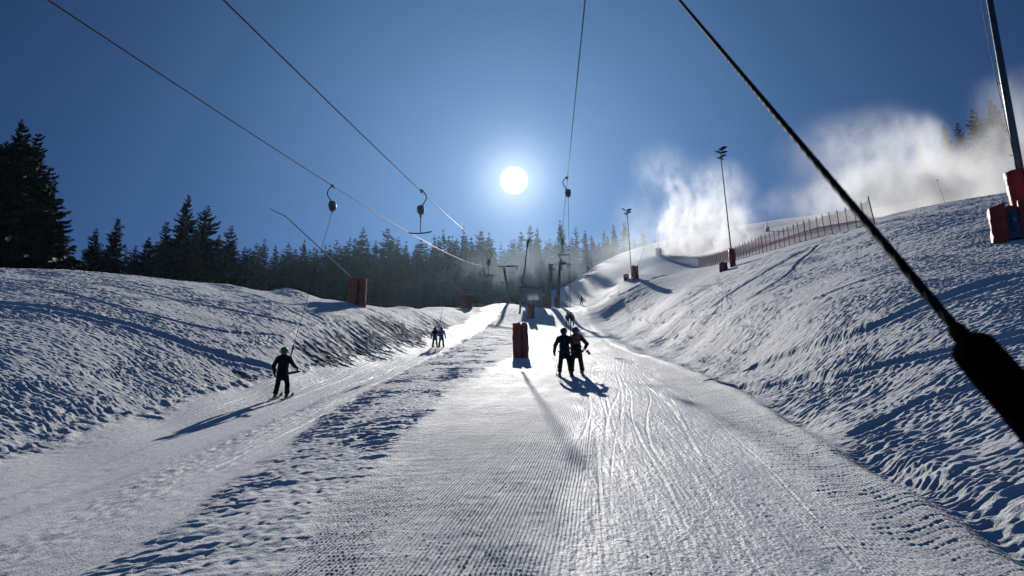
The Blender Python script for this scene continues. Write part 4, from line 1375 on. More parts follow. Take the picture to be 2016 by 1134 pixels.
# ------------------------------------------------------------------ people
def surface_net(prims, lo, hi, h, carve=None):
    """one continuous skin round a set of tapered capsules; returns vertices, quads and the nearest capsule's material"""
    lo = np.array(lo); hi = np.array(hi)
    n = np.ceil((hi - lo) / h).astype(int) + 1
    g = [lo[i] + np.arange(n[i]) * h for i in range(3)]
    P = np.stack(np.meshgrid(*g, indexing='ij'), -1)
    D = np.full(P.shape[:3], 9.0)
    for a, b, ra, rb, mi, kk, sc in prims:
        a = np.array(a) / sc; b = np.array(b) / sc
        q = P / sc
        ab = b - a
        t = np.clip(((q - a) @ ab) / (ab @ ab + 1e-12), 0, 1)
        d = (np.linalg.norm(q - a - t[..., None] * ab, axis=-1) - (ra + (rb - ra) * t)) * min(sc)
        hh = np.clip(0.5 + 0.5 * (D - d) / kk, 0, 1)
        D = D * (1 - hh) + d * hh - kk * hh * (1 - hh)
    if carve is not None:
        D = np.maximum(D, carve(P))
    s = D < 0
    idx = -np.ones(np.array(D.shape) - 1, int)
    acc = np.zeros(idx.shape + (3,)); cnt = np.zeros(idx.shape)
    cor = [(i, j, k) for i in (0, 1) for j in (0, 1) for k in (0, 1)]
    sl_ = lambda c: tuple(slice(o, D.shape[i] - 1 + o) for i, o in enumerate(c))
    for c0 in cor:
        for ax in range(3):
            if c0[ax]:
                continue
            c1 = list(c0); c1[ax] = 1; c1 = tuple(c1)
            d0, d1 = D[sl_(c0)], D[sl_(c1)]
            x = (d0 < 0) != (d1 < 0)
            t = np.where(x, d0 / np.where(x, d0 - d1, 1), 0)
            p = np.zeros(idx.shape + (3,)); p[...] = c0; p[..., ax] = t
            acc += np.where(x[..., None], p, 0); cnt += x
    act = cnt > 0
    idx[act] = np.arange(act.sum())
    ijk = np.argwhere(act)
    V = lo + (ijk + acc[act] / cnt[act][:, None]) * h
    F = []
    for ax in range(3):
        u, v = (ax + 1) % 3, (ax + 2) % 3
        shp = [slice(None)] * 3; sh2 = [slice(None)] * 3
        shp[ax] = slice(0, -1); sh2[ax] = slice(1, None)
        x = s[tuple(shp)] != s[tuple(sh2)]
        e = np.argwhere(x)
        e = e[(e[:, u] > 0) & (e[:, v] > 0) & (e[:, u] < D.shape[u] - 1) & (e[:, v] < D.shape[v] - 1)]
        inside = s[tuple(e.T)]
        def cell(du, dv):
            c = e.copy(); c[:, u] -= du; c[:, v] -= dv
            return idx[tuple(c.T)]
        q = np.stack([cell(1, 1), cell(0, 1), cell(0, 0), cell(1, 0)], 1)
        q[~inside] = q[~inside][:, ::-1]
        F.append(q)
    F = np.concatenate(F)
    cen = V[F].mean(1)
    best = np.full(len(cen), 9.0); mi_ = np.zeros(len(cen), int)
    for a, b, ra, rb, mi, kk, sc in prims:
        a = np.array(a) / sc; b = np.array(b) / sc
        q = cen / sc; ab = b - a
        t = np.clip(((q - a) @ ab) / (ab @ ab + 1e-12), 0, 1)
        d = (np.linalg.norm(q - a - t[:, None] * ab, axis=-1) - (ra + (rb - ra) * t)) * min(sc)
        w_ = d < best
        best[w_] = d[w_]; mi_[w_] = mi
    return V, F, mi_


def glove_mesh(curl=0.6):
    """palm, four unequal bent fingers and a thumb; the forearm comes in along -z, fingers point to +z, palm faces +x"""
    pr = [((0, -0.026, 0.0), (0, -0.026, 0.07), 0.024, 0.024, 0, 0.02, (0.8, 1, 1)), ((0, 0.022, 0.0), (0, 0.024, 0.07), 0.024, 0.022, 0, 0.02, (0.8, 1, 1)),
          ((0, 0, -0.07), (0, 0, 0.0), 0.036, 0.030, 0, 0.02, (1, 1, 1))]
    for y, L, r in ((-0.036, 0.062, 0.0125), (-0.012, 0.074, 0.0135), (0.012, 0.070, 0.0132), (0.036, 0.052, 0.0115)):
        a = np.array((0.0, y, 0.078))
        an = 0.0
        for f, da in ((0.45, 0.5), (0.32, 0.9), (0.23, 0.7)):
            an += da * curl * 1.3
            b = a + L * f * 1.15 * np.array((math.sin(an), 0, math.cos(an)))
            pr.append((tuple(a), tuple(b), r, r * 0.94, 0, 0.004, (1, 1, 1)))
            a = b
    pr.append(((0.012, -0.042, 0.012), (0.034, -0.062, 0.040), 0.015, 0.0135, 0, 0.008, (1, 1, 1)))
    pr.append(((0.034, -0.062, 0.040), (0.052, -0.052, 0.066), 0.0135, 0.0115, 0, 0.004, (1, 1, 1)))
    return surface_net(pr, (-0.06, -0.10, -0.12), (0.12, 0.08, 0.18), 0.0075)


GV = {True: glove_mesh(1.0), False: glove_mesh(0.45)}
PERSON_MATS = {}


def cloth(name, col, rough=0.85):
    if name not in PERSON_MATS:
        PERSON_MATS[name] = material(name, col, rough, 0, 0.2, 9, 0.006, 26, spec=0.25)
    return PERSON_MATS[name]


def person(loc, rz, Hh, label, group, jacket, trousers, helmet, pose, gloves, boots, yoke=None, fine=True, band=None, visor=True):
    k = Hh / 1.78
    t = empty('person', loc, rz, label, 'person', group)
    ls = pose.get('spread', 0.17); la, ra_ = pose.get('feet', (0.0, 0.0))
    hipw = 0.10
    lk, rk = Vector((-(hipw + ls) / 2 - 0.01, 0.09, 0.50)), Vector(((hipw + ls) / 2 + 0.01, 0.09, 0.50))
    lA, rA = Vector((-ls, la, 0.12)), Vector((ls, ra_, 0.12))
    lean = pose.get('lean', 0.0)
    le, lh = Vector(pose['le']), Vector(pose['lh']); re, rh = Vector(pose['re']), Vector(pose['rh'])
    sh = 0.205
    one = (1, 1, 1)
    K = 0.035
    ym = 3 if yoke else 0
    pr = [((0, -0.01, 0.86), (0, 0.0, 1.08), 0.160, 0.148, 0, K, (1.20, 1, 1)), ((0, 0, 1.08), (0, 0.015 + lean, 1.36), 0.145, 0.130, ym, K, (1.24, 1, 1)),
          ((-sh + 0.04, lean, 1.385), (sh - 0.04, lean, 1.385), 0.092, 0.092, ym, 0.05, one), ((-0.10, lean, 1.45), (0.10, lean, 1.45), 0.060, 0.060, ym, 0.05, one), ((0, lean, 1.42), (0, lean + 0.02, 1.54), 0.095, 0.088, ym, K, one),
          ((0, -0.02, 0.77), (0, -0.01, 0.88), 0.162, 0.162, 0, 0.02, (1.20, 1.0, 1)),
          ((0, lean + 0.03, 1.60), (0, lean + 0.035, 1.68), 0.086, 0.094, 2, 0.02, one), ((0, lean + 0.105, 1.605), (0, lean + 0.135, 1.60), 0.016, 0.015, 2, 0.012, one), ((0, lean + 0.085, 1.545), (0, lean + 0.09, 1.55), 0.040, 0.040, 2, 0.02, one)]
    for s_, e, hnd in ((-1, le, lh), (1, re, rh)):
        S0 = Vector((s_ * sh, lean, 1.375))
        pr.append((tuple(S0), tuple(e), 0.084, 0.070, 3 if (yoke and yoke != 'back') else 0, 0.045, one))
        pr.append((tuple(e), tuple(e.lerp(hnd, 0.86)), 0.070, 0.056, 0, 0.02, one))
    for kn, an, s_ in ((lk, lA, -1), (rk, rA, 1)):
        hp = Vector((s_ * hipw, -0.01, 0.84))
        pr.append((tuple(hp), tuple(kn), 0.106, 0.083, 1, 0.022, one))
        pr.append((tuple(kn), tuple(an + Vector((0, 0, 0.07))), 0.083, 0.088, 1, 0.02, one))
    pr = [(tuple(np.array(a) * k), tuple(np.array(b) * k), r0 * k, r1 * k, mi, kk * k, sc) for a, b, r0, r1, mi, kk, sc in pr]
    allp = np.array([q[0] for q in pr] + [q[1] for q in pr])
    V, F, mi = surface_net(pr, allp.min(0) - 0.17, allp.max(0) + 0.17, 0.021 if fine else 0.03)
    # soft folds in the cloth
    V = V + (0.006 * np.sin(V[:, 2:3] * 46 + 6 * np.sin(V[:, 0:1] * 14 + V[:, 1:2] * 9)) * np.array([[0.6, 0.8, 0.0]])) * (V[:, 2:3] < 1.45 * k)
    mats = [jacket, trousers, SKIN, yoke_mat if (yoke_mat := pose.get('yoke_mat')) else jacket]
    o = link(bpy.data.objects.new('body', np_mesh('body', V, F, mats, True, mi))); o.parent = t
    hc = np.array((0, lean + 0.022, 1.672)) * k
    hp_ = [(tuple(hc - (0, 0.012, 0.0)), tuple(hc + np.array((0, 0.012, 0.0))), 0.132 * k, 0.130 * k, 0, 0.01, (1, 1, 0.98)), (tuple(hc + np.array((0, -0.05, -0.09)) * k), tuple(hc + np.array((0, -0.03, -0.03)) * k), 0.100 * k, 0.11 * k, 0, 0.03, one)]
    cv = lambda P: np.maximum(-(P[..., 2] - (hc[2] - 0.02 * k)) * -1, -(P[..., 1] - (hc[1] + 0.035 * k)) * 1) * -1 if False else np.minimum(P[..., 1] - (hc[1] + 0.045 * k), (hc[2] + 0.005 * k) - P[..., 2])
    V, F, _ = surface_net(hp_, hc - 0.24 * k, hc + 0.2 * k, 0.014 if fine else 0.022, cv)
    ho = link(bpy.data.objects.new('helmet', np_mesh('helmet', V, F, [helmet]))); ho.parent = t
    gb = MB()
    arc = [Vector((math.sin(a) * 0.118, math.cos(a) * 0.125 + 0.01, 0)) * k + Vector(hc) + Vector((0, 0, -0.012 * k)) for a in np.linspace(-1.15, 1.15, 9)]
    gb.tube(arc, [0.022 * k] + [0.036 * k] * 7 + [0.022 * k], 8, sx=0.45)
    gb.build('goggles', BLACK, t)
    if fine:
        sb = MB()
        arc = [Vector((math.sin(a) * 0.137, math.cos(a) * 0.145, 0)) * k + Vector(hc) + Vector((0, 0, -0.01 * k)) for a in np.linspace(1.1, 5.18, 15)]
        sb.tube(arc, 0.014 * k, 6, sx=1.0, sy=0.5)
        sb.build('goggle_strap', band or BLACK, t)
    for e, hnd, grip in ((le, lh, pose.get('lgrip', False)), (re, rh, pose.get('rgrip', False))):
        V, F, _ = GV[grip]
        z = (hnd - e).normalized()
        x = Vector(pose.get('palm', (0, 0, 0))) if pose.get('palm') else Vector((-hnd.x, 0.2, 0)).normalized()
        x = (x - z * x.dot(z)).normalized(); y = z.cross(x)
        if hnd.x > 0:
            V = V * np.array((1, -1, 1)); F = F[:, ::-1]
        Mx = np.array((x, y, z)).T
        W = (V @ Mx.T) * k * 1.12 + np.array(e.lerp(hnd, 0.93)) * k
        g = link(bpy.data.objects.new('glove', np_mesh('glove', W, F, [gloves]))); g.parent = t
    pitch = pose.get('pitch', 0.235)
    for an, s_ in ((lA, -1), (rA, 1)):
        z0 = pitch * an.y
        A = np.array((an.x, an.y, z0))
        bp = [(tuple(A + (0, -0.02, 0.24)), tuple(A + (0, -0.015, 0.13)), 0.062, 0.060, 0, 0.03, one), (tuple(A + (0, -0.04, 0.085)), tuple(A + (0, 0.15, 0.075)), 0.058, 0.047, 0, 0.03, (0.9, 1, 1)),
              (tuple(A + (0, -0.07, 0.05)), tuple(A + (0, 0.17, 0.05)), 0.032, 0.032, 0, 0.015, (1.2, 1, 1))]
        bp = [(tuple(np.array(a) * k), tuple(np.array(b) * k), r0 * k, r1 * k, mi, kk * k, sc) for a, b, r0, r1, mi, kk, sc in bp]
        al = np.array([q[0] for q in bp] + [q[1] for q in bp])
        V, F, _ = surface_net(bp, al.min(0) - 0.1, al.max(0) + 0.1, 0.016 if fine else 0.026)
        b = link(bpy.data.objects.new('ski_boot', np_mesh('ski_boot', V, F, [boots]))); b.parent = t
        if fine:
            cb = MB()
            for zz in (0.13, 0.18):
                cb.box((A[0] * k, (A[1] + 0.055 - 0.02 * (zz > 0.2)) * k, (zz + z0) * k), (0.10 * k, 0.02 * k, 0.022 * k))
            cb.build('buckle', STEEL, b)
        # ski with upturned tip
        L0, L1 = -0.72, 0.92
        ys = np.r_[np.linspace(L0, 0.70, 9), 0.78, 0.85, L1]
        Vs = []
        for yv in ys:
            wdt = 0.046 + 0.010 * (abs(yv - 0.1) / 0.8) ** 2 if yv < 0.84 else 0.034 if yv < 0.9 else 0.012
            zz = 0.02 + (0.0 if yv < 0.70 else (yv - 0.70) ** 1.6 * 1.3) + pitch * (yv + an.y) + 0.02
            for xx, dz in ((-wdt, 0), (wdt, 0), (wdt, 0.022), (-wdt, 0.022)):
                Vs.append((an.x + xx, yv + an.y, zz - 0.035 + dz))
        Vs = np.array(Vs) * k
        Fs = [[4 * i + a, 4 * i + (a + 1) % 4, 4 * (i + 1) + (a + 1) % 4, 4 * (i + 1) + a] for i in range(len(ys) - 1) for a in range(4)] + [[3, 2, 1, 0], [4 * (len(ys) - 1) + a for a in range(4)]]
        sk = link(bpy.data.objects.new('ski', np_mesh('ski', Vs, np.array(Fs), [BLACK], False))); sk.parent = t
        MB().box((an.x * k, (an.y - 0.17) * k, (0.05 + z0 - 0.04) * k), (0.075 * k, 0.10 * k, 0.07 * k), None, 0.008).box((an.x * k, (an.y + 0.20) * k, (0.05 + z0 + 0.05) * k), (0.075 * k, 0.08 * k, 0.06 * k), None, 0.008).build('binding', DARK, sk)
    return t


def foot(px, py, lift=0.02, d=None):
    p = hit(px, py) if d is None else at(px, py, d)
    return Vector((p.x, p.y, ground(p.x, p.y) + lift))


def ski_pole(a, b, label, col, grp):
    """pole from grip end a to tip b"""
    a, b = Vector(a), Vector(b)
    t = empty('ski_pole', b, 0, label, 'ski pole', grp)
    v = a - b; d = v.normalized()
    MB().tube([(0, 0, 0), v * 0.06, v * 0.9], [0.003, 0.007, 0.009], 6).build('shaft', STEEL, t)
    MB().tube([v * 0.88, v * 0.9, v * 0.99, v], [0.010, 0.016, 0.018, 0.021], 8).build('grip', BLACK, t)
    MB().tube([v * 0.055, v * 0.06, v * 0.068], [0.055, 0.045, 0.012], 12).build('basket', col, t)
    return t


NAVY = cloth('navy_jacket_cloth', (0.012, 0.018, 0.032)); BLK = cloth('black_trouser_cloth', (0.010, 0.012, 0.018)); CORAL = cloth('coral_red_jacket_cloth', (0.88, 0.14, 0.11))
TEAL = cloth('teal_jacket_cloth', (0.03, 0.30, 0.36)); GREYJ = cloth('pale_grey_jacket_cloth', (0.40, 0.42, 0.48)); OLIVE = cloth('olive_jacket_cloth', (0.11, 0.10, 0.04)); DKGREY = cloth('charcoal_jacket_cloth', (0.025, 0.028, 0.034))
HBLACK = material('black_helmet', (0.010, 0.011, 0.014), 0.35); HPINK = material('pink_helmet', (0.62, 0.07, 0.17), 0.2); HGREEN = material('green_helmet', (0.07, 0.36, 0.06), 0.3); HWHITE = material('white_helmet', (0.5, 0.5, 0.5), 0.3)
REDBOOT = material('red_ski_boot', (0.60, 0.05, 0.03), 0.4); DKBOOT = material('dark_ski_boot', (0.06, 0.055, 0.055), 0.4); LIME = material('lime_band', (0.38, 0.52, 0.10), 0.5); REDG = cloth('red_glove_cloth', (0.40, 0.04, 0.03)); DKG = cloth('dark_glove_cloth', (0.014, 0.015, 0.02)); OLG = cloth('olive_glove_cloth', (0.10, 0.11, 0.05))

# the pair on the lift track
fa_ = foot(1113, 740); DP = fa_.y
pa = person(fa_, -0.06, 1.74, 'skier in dark navy jacket and black helmet, left of the near pair on the lift', 'skiers riding the tow bars', NAVY, BLK, HBLACK,
            dict(le=(-0.335, 0.0, 1.13), lh=(-0.375, 0.10, 0.87), re=(0.30, 0.08, 1.16), rh=(0.30, 0.26, 1.02), spread=0.20, lgrip=True, rgrip=True), DKG, DKBOOT)
fb_ = Vector((at(1137, 740, DP).x, DP + 0.1, 0)); fb_.z = ground(fb_.x, fb_.y) + 0.02
pb = person(fb_, -0.04, 1.76, 'skier with coral red jacket back and pink helmet, right of the near pair', 'skiers riding the tow bars', NAVY, BLK, HPINK,
            dict(le=(-0.33, 0.08, 1.15), lh=(-0.28, 0.30, 1.08), re=(0.40, -0.04, 1.13), rh=(0.31, 0.13, 0.97), spread=0.19, lgrip=True, rgrip=True, yoke_mat=CORAL), REDG, DKBOOT, yoke='back')
# poles
hl = fa_ + Vector((-0.37, 0.12, 0.80)); ti = at(1097, 742, fa_.y - 0.15)
g0 = Vector((ti.x, ti.y, ground(ti.x, ti.y)))
ski_pole(hl + Vector((-0.03, 0, 0.12)), g0, 'outer dark ski pole hanging from the left hand of the navy skier', BLACK, 'ski poles of the near pair')
ti = at(1101, 745, fa_.y - 0.3)
ski_pole(hl + Vector((0.03, 0, 0.10)), Vector((ti.x, ti.y, ground(ti.x, ti.y))), 'inner dark ski pole hanging from the left hand of the navy skier', BLACK, 'ski poles of the near pair')
hr = fb_ + Vector((0.32, 0.14, 0.96))
ski_pole(hr + Vector((-0.25, 0.25, 0.08)), at(1158, 692, DP - 0.8), 'ski pole with a red basket held level by the coral red skier', REDG, 'ski poles of the near pair')
ski_pole(hr + Vector((-0.10, 0.30, 0.18)), hr + Vector((0.10, -0.75, -0.32)), 'second ski pole tucked under the right arm of the coral red skier', BLACK, 'ski poles of the near pair')
mid = (fa_ + fb_) / 2
cb = mid + Vector((0.0, -0.19, 0.80))
tow_hanger(cab3(31.0), 'tow bar pulled out by the near pair, its box high above the lift track', 1, 0.88, rod=False, rope_to=at(1123, 642, DP + 0.75), bar=(cb + Vector((-0.48, -0.05, 0.02)), cb, cb + Vector((0.46, -0.03, 0.0))))

# second pair further up
fc = foot(1118, 641)
person(fc, -0.1, 1.62, 'dark clad skier, left of the second pair further up the lift track', 'skiers riding the tow bars', DKGREY, BLK, HBLACK, dict(le=(-0.28, 0.0, 1.12), lh=(-0.30, 0.1, 0.86), re=(0.27, 0.1, 1.14), rh=(0.22, 0.3, 1.1), spread=0.16), DKG, DKBOOT, fine=False)
fd = Vector((at(1126.5, 640, fc.y).x, fc.y + 0.15, 0)); fd.z = ground(fd.x, fd.y) + 0.02
person(fd, 0.05, 1.76, 'taller dark clad skier, right of the second pair further up the lift track', 'skiers riding the tow bars', NAVY, BLK, HBLACK, dict(le=(-0.28, 0.1, 1.14), lh=(-0.22, 0.3, 1.1), re=(0.31, 0.0, 1.12), rh=(0.33, 0.1, 0.86), spread=0.17), DKG, DKBOOT, fine=False)
cb = (fc + fd) / 2 + Vector((0, -0.19, 0.8))
tow_hanger(CARRY_FAR, 'tow bar pulled out by the second pair, its box just above the two post tower', 1, 1.3, rod=False, rope_to=(fc + fd) / 2 + Vector((0, 0.7, 1.6)), bar=(cb + Vector((-0.45, 0, 0)), cb, cb + Vector((0.45, 0, 0))), thick=1.8)
# lone skier far up
fe = foot(1145, 601)
person(fe, 0.2, 1.78, 'lone skier in an olive jacket standing far up right of the lift track', 'skiers on the slope', OLIVE, BLK, HBLACK, dict(le=(-0.30, 0.05, 1.14), lh=(-0.30, 0.25, 0.98), re=(0.32, 0.05, 1.14), rh=(0.36, 0.2, 1.0), spread=0.20), DKG, DKBOOT, fine=False)
# the pair on the left track
ff = foot(856, 684)
kf = 41 * ff.y / 1500 / 1.0
person(ff, -0.05, min(kf, 1.75), 'skier in a dark and teal jacket, left of the pair by the bare earth bank', 'skiers riding the tow bars', TEAL, BLK, HBLACK, dict(le=(-0.30, 0.02, 1.14), lh=(-0.32, 0.12, 0.88), re=(0.27, 0.1, 1.14), rh=(0.22, 0.3, 1.1), spread=0.18, yoke_mat=DKGREY), DKG, DKBOOT, yoke='back', fine=False)
fg = Vector((at(868.5, 684, ff.y).x, ff.y + 0.1, 0)); fg.z = ground(fg.x, fg.y) + 0.02
person(fg, 0.02, min(kf * 1.02, 1.78), 'skier in a pale grey jacket, right of the pair by the bare earth bank', 'skiers riding the tow bars', GREYJ, BLK, HBLACK, dict(le=(-0.28, 0.1, 1.14), lh=(-0.22, 0.3, 1.1), re=(0.31, 0.02, 1.12), rh=(0.34, 0.1, 0.88), spread=0.18), DKG, DKBOOT, fine=False)
cb = (ff + fg) / 2 + Vector((0, -0.19, 0.8))
tow_hanger(CARRY_PAIR, 'tow bar pulled out by the pair on the left track, far below its box', 1, 1.2, rod=False, rope_to=(ff + fg) / 2 + Vector((0.0, 0.7, 1.6)), bar=(cb + Vector((-0.45, 0, 0)), cb, cb + Vector((0.45, 0, 0))), thick=1.2)
# the boy on the left track
fh = foot(553, 785)
hb_ = 102 * fh.y / 1500
person(fh, 0.06, hb_, 'child in black ski clothes and green helmet riding a tow bar on the left', 'skiers riding the tow bars', cloth('black_jacket_cloth', (0.008, 0.011, 0.018)), BLK, HGREEN,
       dict(le=(-0.32, 0.0, 1.13), lh=(-0.30, 0.10, 0.86), re=(0.34, 0.05, 1.16), rh=(0.42, 0.28, 1.10), spread=0.21, feet=(0.06, -0.08), rgrip=True), OLG, REDBOOT, band=LIME)
k_ = hb_ / 1.78
cb = fh + Vector((0.12, -0.2, 0.74)) * k_
cbr = at(592, 731, fh.y - 0.28 * k_)
tow_hanger(cab1(23.9), 'tow bar pulled out by the child in the green helmet', 1, 0.86, rod=False, rope_to=at(578, 680, fh.y + 0.25), bar=(fh + Vector((-0.20, -0.12, 0.70)) * k_, at(563, 736, fh.y - 0.12), cbr), fat=1.7)

# ------------------------------------------------------------------ the tow bar held beside the camera
FOAM = material('black_foam', (0.004, 0.004, 0.005), 1.0, 0, 0.3, 300, 0.0003, 900, spec=0.0)


def top_x(dv):
    a = cab3(dv) - Vector((0, 0, 1.02))
    b = ray(1903, 672).normalized() * 0.74
    for i in range(400):
        q = b.lerp(a, i / 399)
        x, y = project(q)
        if y < 0:
            return x
    return x


best = min(np.linspace(2.5, 16, 60), key=lambda v: abs(top_x(float(v)) - 1332))
c_ = cab3(float(best))
t = empty('tow_bar', c_, 0, 'tow bar in the foreground with a thick black handle on a braided rope', 'tow bar', 'tow bars on the haul cables')
V3 = lambda x, y, z: Vector((-x, y, z))
MB().tube([V3(-0.02, 0, 0.0), V3(-0.10, 0, -0.03), V3(-0.20, 0, -0.14), V3(-0.235, 0, -0.28), V3(-0.20, 0, -0.42), V3(-0.11, 0, -0.55), V3(-0.03, 0, -0.66)], 0.022, 8).build('hanger_arm', DARK, t)
MB().box((0, 0, 0), (0.07, 0.30, 0.07), None, 0.01).build('cable_grip', DARK, t)
MB().tube([(0, -0.13, -0.83), (0, -0.10, -0.83), (0, 0.10, -0.83), (0, 0.13, -0.83)], [0.13, 0.17, 0.17, 0.13], 16).box((0, 0, -0.83), (0.28, 0.20, 0.34), None, 0.04).build('spring_box', PALEBOX, t)
r0_ = Vector((0, 0, -1.0)); h0 = ray(1903, 672).normalized() * 0.74 - c_
h1 = ray(2004, 787).normalized() * 0.675 - c_
h2 = h1 + (h1 - h0).normalized() * 0.62
n_ = 60
ro = MB().tube([r0_.lerp(h0, i / n_) for i in range(n_ + 1)], 0.0046, 8).build('tow_rope', CORD, t)
# a second strand laid round the first gives the rope its twist
ax = (h0 - r0_).normalized(); u_ = ax.orthogonal().normalized(); v_ = ax.cross(u_)
for ph in (0, 2.1, 4.2):
    Lr = (h0 - r0_).length; N_ = 420
    MB().tube([r0_ + ax * (Lr * (1 - 0.42 * (1 - i / N_)) ) + (u_ * math.cos(i * 0.5 + ph) + v_ * math.sin(i * 0.5 + ph)) * 0.0034 for i in range(N_ + 1)], 0.0017, 6).build('rope_strand', CORD, ro)
dirh = (h1 - h0).normalized()
Lh = (h2 - h0).length
hs = np.linspace(0, 1, 40)
rad = [0.0172 * min(1, math.sqrt(max(0.0, 1 - (1 - min(1, f * Lh / 0.021)) ** 2)) * 0.97 + 0.03) * (1 + 0.015 * math.sin(f * 30)) for f in hs]
MB().tube([h0 + dirh * (f * Lh - 0.004) for f in hs], rad, 20).build('foam_handle', FOAM, t)
MB().tube([h0 + dirh * (-0.02), h0 + dirh * 0.02], [0.0075, 0.009], 10).build('ferrule', FOAM, t)
ed = MB()
for k in range(40):
    f = r_.uniform(0.28, 0.95); a = r_.uniform(0, 6.28)
    u2 = dirh.orthogonal().normalized(); w2 = dirh.cross(u2)
    q = h0 + dirh * (f * Lh) + (u2 * math.cos(a) + w2 * math.sin(a)) * 0.0188
    ed.ball(q, r_.uniform(0.0015, 0.004), 8, (1, 1, 0.6))
ed.build('foam_crumb', FOAM, t)
cx_ = h2
MB().tube([cx_ - Vector((0.45, -0.05, 0.0)), cx_ - Vector((0.2, -0.02, 0.02)), cx_, cx_ + Vector((0.2, 0.02, -0.02)), cx_ + Vector((0.45, 0.05, 0))], [0.016, 0.027, 0.027, 0.027, 0.016], 10).build('crossbar', BLACK, t)


# ------------------------------------------------------------------ snow spray and haze
def spray_material(name, blobs, dens, scale, thr, g=0.5, stretch=(1.3, 1, 0.7), step=0.5, col=(0.995, 0.995, 0.99)):
    m = bpy.data.materials.new(name)
    m.use_nodes = True
    nt = m.node_tree; N, L = nt.nodes, nt.links
    N.remove(N['Principled BSDF'])
    pv = N.new('ShaderNodeVolumePrincipled')
    pv.inputs['Color'].default_value = col + (1,)
    pv.inputs['Anisotropy'].default_value = g
    L.new(pv.outputs[0], N['Material Output'].inputs['Volume'])
    tc_ = N.new('ShaderNodeTexCoord')

    def M(op, a, b=None):
        n = N.new('ShaderNodeMath'); n.operation = op
        for i, v in enumerate((a, b)):
            if v is None:
                continue
            if isinstance(v, (int, float)):
                n.inputs[i].default_value = v
            else:
                L.new(v, n.inputs[i])
        return n.outputs[0]
    # warp the coordinates a little so the lobes break up
    wn_ = N.new('ShaderNodeTexNoise'); wn_.inputs['Scale'].default_value = scale * 0.6; wn_.inputs['Detail'].default_value = 2
    L.new(tc_.outputs['Object'], wn_.inputs['Vector'])
    w1 = N.new('ShaderNodeVectorMath'); w1.operation = 'SUBTRACT'; L.new(wn_.outputs['Color'], w1.inputs[0]); w1.inputs[1].default_value = (0.5, 0.5, 0.5)
    w2 = N.new('ShaderNodeVectorMath'); w2.operation = 'SCALE'; L.new(w1.outputs[0], w2.inputs[0]); w2.inputs['Scale'].default_value = 0.9 / scale
    w3 = N.new('ShaderNodeVectorMath'); w3.operation = 'ADD'; L.new(tc_.outputs['Object'], w3.inputs[0]); L.new(w2.outputs[0], w3.inputs[1])
    tot = None
    for c, r, wt in blobs:
        s = N.new('ShaderNodeVectorMath'); s.operation = 'SUBTRACT'; L.new(w3.outputs[0], s.inputs[0]); s.inputs[1].default_value = c
        q = N.new('ShaderNodeVectorMath'); q.operation = 'MULTIPLY'; L.new(s.outputs[0], q.inputs[0]); q.inputs[1].default_value = tuple(1 / x for x in r)
        l = N.new('ShaderNodeVectorMath'); l.operation = 'LENGTH'; L.new(q.outputs[0], l.inputs[0])
        mr_ = N.new('ShaderNodeMapRange'); mr_.interpolation_type = 'SMOOTHERSTEP'
        mr_.inputs['From Min'].default_value = 1.0; mr_.inputs['From Max'].default_value = 0.05
        mr_.inputs['To Max'].default_value = wt
        L.new(l.outputs['Value'], mr_.inputs['Value'])
        tot = mr_.outputs[0] if tot is None else M('ADD', tot, mr_.outputs[0])
    mp = N.new('ShaderNodeMapping'); mp.inputs['Scale'].default_value = stretch; mp.inputs['Rotation'].default_value = (0, 0.35, 0)
    L.new(w3.outputs[0], mp.inputs[0])
    n = N.new('ShaderNodeTexNoise'); n.inputs['Scale'].default_value = scale; n.inputs['Detail'].default_value = 6; n.inputs['Roughness'].default_value = 0.62
    L.new(mp.outputs[0], n.inputs['Vector'])
    cl_ = M('MAXIMUM', M('SUBTRACT', M('MULTIPLY', n.outputs['Fac'], 2.0), thr), 0.0)
    L.new(M('MULTIPLY', M('MULTIPLY', tot, cl_), dens), pv.inputs['Density'])
    m.cycles.volume_step_rate = step
    return m


def spray(name, blobs_px, d0, dens, scale, thr, label, ground_clear=True, step=0.5):
    """cloud of blown snow from lobes given as photo pixel, radius in pixels, depth and weight"""
    o0 = at(*blobs_px[0][:2], d0)
    bl_ = []
    for px, py, rx, rz, d, ry, wt in blobs_px:
        c = at(px, py, d); s = (c.length / FPX)
        bl_.append((tuple(c - o0), (rx * s, ry, rz * s), wt))
    lo = [min(c[i] - r[i] for c, r, _ in bl_) for i in range(3)]; hi = [max(c[i] + r[i] for c, r, _ in bl_) for i in range(3)]
    mb = MB(); mb.box([(a + b) / 2 for a, b in zip(lo, hi)], [b - a for a, b in zip(lo, hi)])
    o = mb.build(name, spray_material(name, bl_, dens, scale, thr, step=step, col=(0.72, 0.86, 1.0) if name == 'drifting_mist' else (0.995, 0.995, 0.99)), None, o0)
    return tag(o, label, 'snow spray', None, 'stuff')


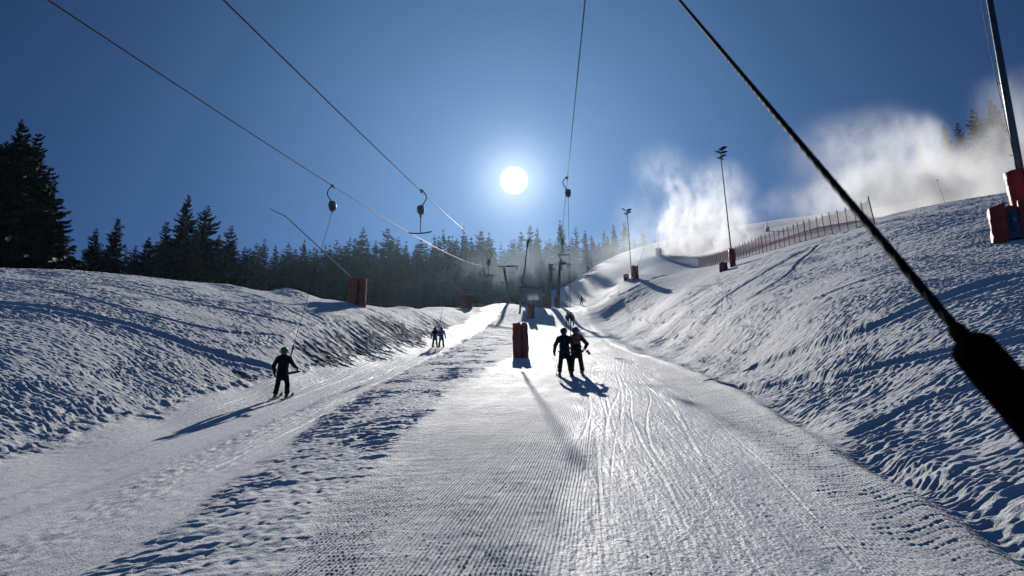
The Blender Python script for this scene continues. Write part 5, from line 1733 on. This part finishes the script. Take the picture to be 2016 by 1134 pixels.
spray('snow_spray', ((1301, 447, 12, 18, 165, 1.4, 3.0), (1322, 432, 34, 44, 165, 3, 1.7), (1345, 455, 70, 50, 164, 5, 1.4), (1385, 440, 90, 70, 163, 6, 1.3), (1430, 450, 80, 76, 162, 7, 0.8), (1330, 385, 40, 64, 165, 4, 0.7), (1300, 335, 80, 76, 166, 8, 0.12),
                     (1335, 505, 70, 66, 163, 6, 1.0), (1400, 505, 80, 60, 160, 7, 0.7), (1410, 380, 100, 90, 163, 9, 0.30), (1262, 440, 80, 110, 168, 9, 0.08), (1240, 505, 110, 70, 168, 9, 0.12)), 165, 0.50, 0.34, 0.72, 'white plume of machine snow rising beside the black floodlight mast', step=0.35)
spray('snow_spray', ((1700, 380, 90, 60, 112, 8, 1.1), (1757, 365, 100, 72, 108, 8, 1.2), (1640, 392, 100, 62, 116, 9, 0.55), (1560, 410, 110, 60, 122, 9, 0.18), (1846, 360, 70, 90, 108, 8, 1.3), (1800, 400, 120, 76, 108, 9, 1.3), (1900, 395, 130, 90, 108, 10, 1.1), (1990, 350, 130, 120, 112, 11, 0.9),
                     (1735, 300, 150, 110, 116, 9, 0.30), (1835, 300, 44, 84, 132, 6, 0.9), (1800, 265, 60, 50, 126, 6, 0.35), (1905, 335, 100, 60, 120, 8, 0.45), (2015, 240, 100, 120, 116, 8, 0.30), (1650, 310, 150, 110, 122, 10, 0.10), (1500, 430, 110, 60, 126, 9, 0.07)), 112, 0.40, 0.26, 0.66, 'large white cloud of machine snow behind the net fence on the right', step=0.35)

spray('drifting_mist', ((1080, 545, 170, 70, 178, 16, 1.0), (960, 545, 150, 60, 182, 14, 0.55), (1190, 510, 130, 80, 190, 16, 0.9), (1290, 470, 110, 80, 205, 16, 0.8), (1030, 500, 160, 90, 190, 16, 0.45), (830, 570, 130, 36, 178, 12, 0.30), (1245, 500, 90, 90, 122, 9, 1.2)), 178, 0.013, 0.06, 0.35, 'thin drifting snow mist between the lift towers and the forest', step=1.0)
hz = MB()
lo, hi = (-620.0, -34.0, -22.0), (620.0, 560.0, 172.0)
hz.box([(a + b) / 2 for a, b in zip(lo, hi)], [b - a for a, b in zip(lo, hi)])
hm = bpy.data.materials.new('haze')
hm.use_nodes = True
nt = hm.node_tree
nt.nodes.remove(nt.nodes['Principled BSDF'])
pv = nt.nodes.new('ShaderNodeVolumePrincipled')
pv.inputs['Color'].default_value = (0.55, 0.78, 1.0, 1)
pv.inputs['Density'].default_value = HAZE_DENSITY
pv.inputs['Anisotropy'].default_value = HAZE_G
nt.links.new(pv.outputs[0], nt.nodes['Material Output'].inputs['Volume'])
tag(hz.build('haze', hm), kind='stuff')
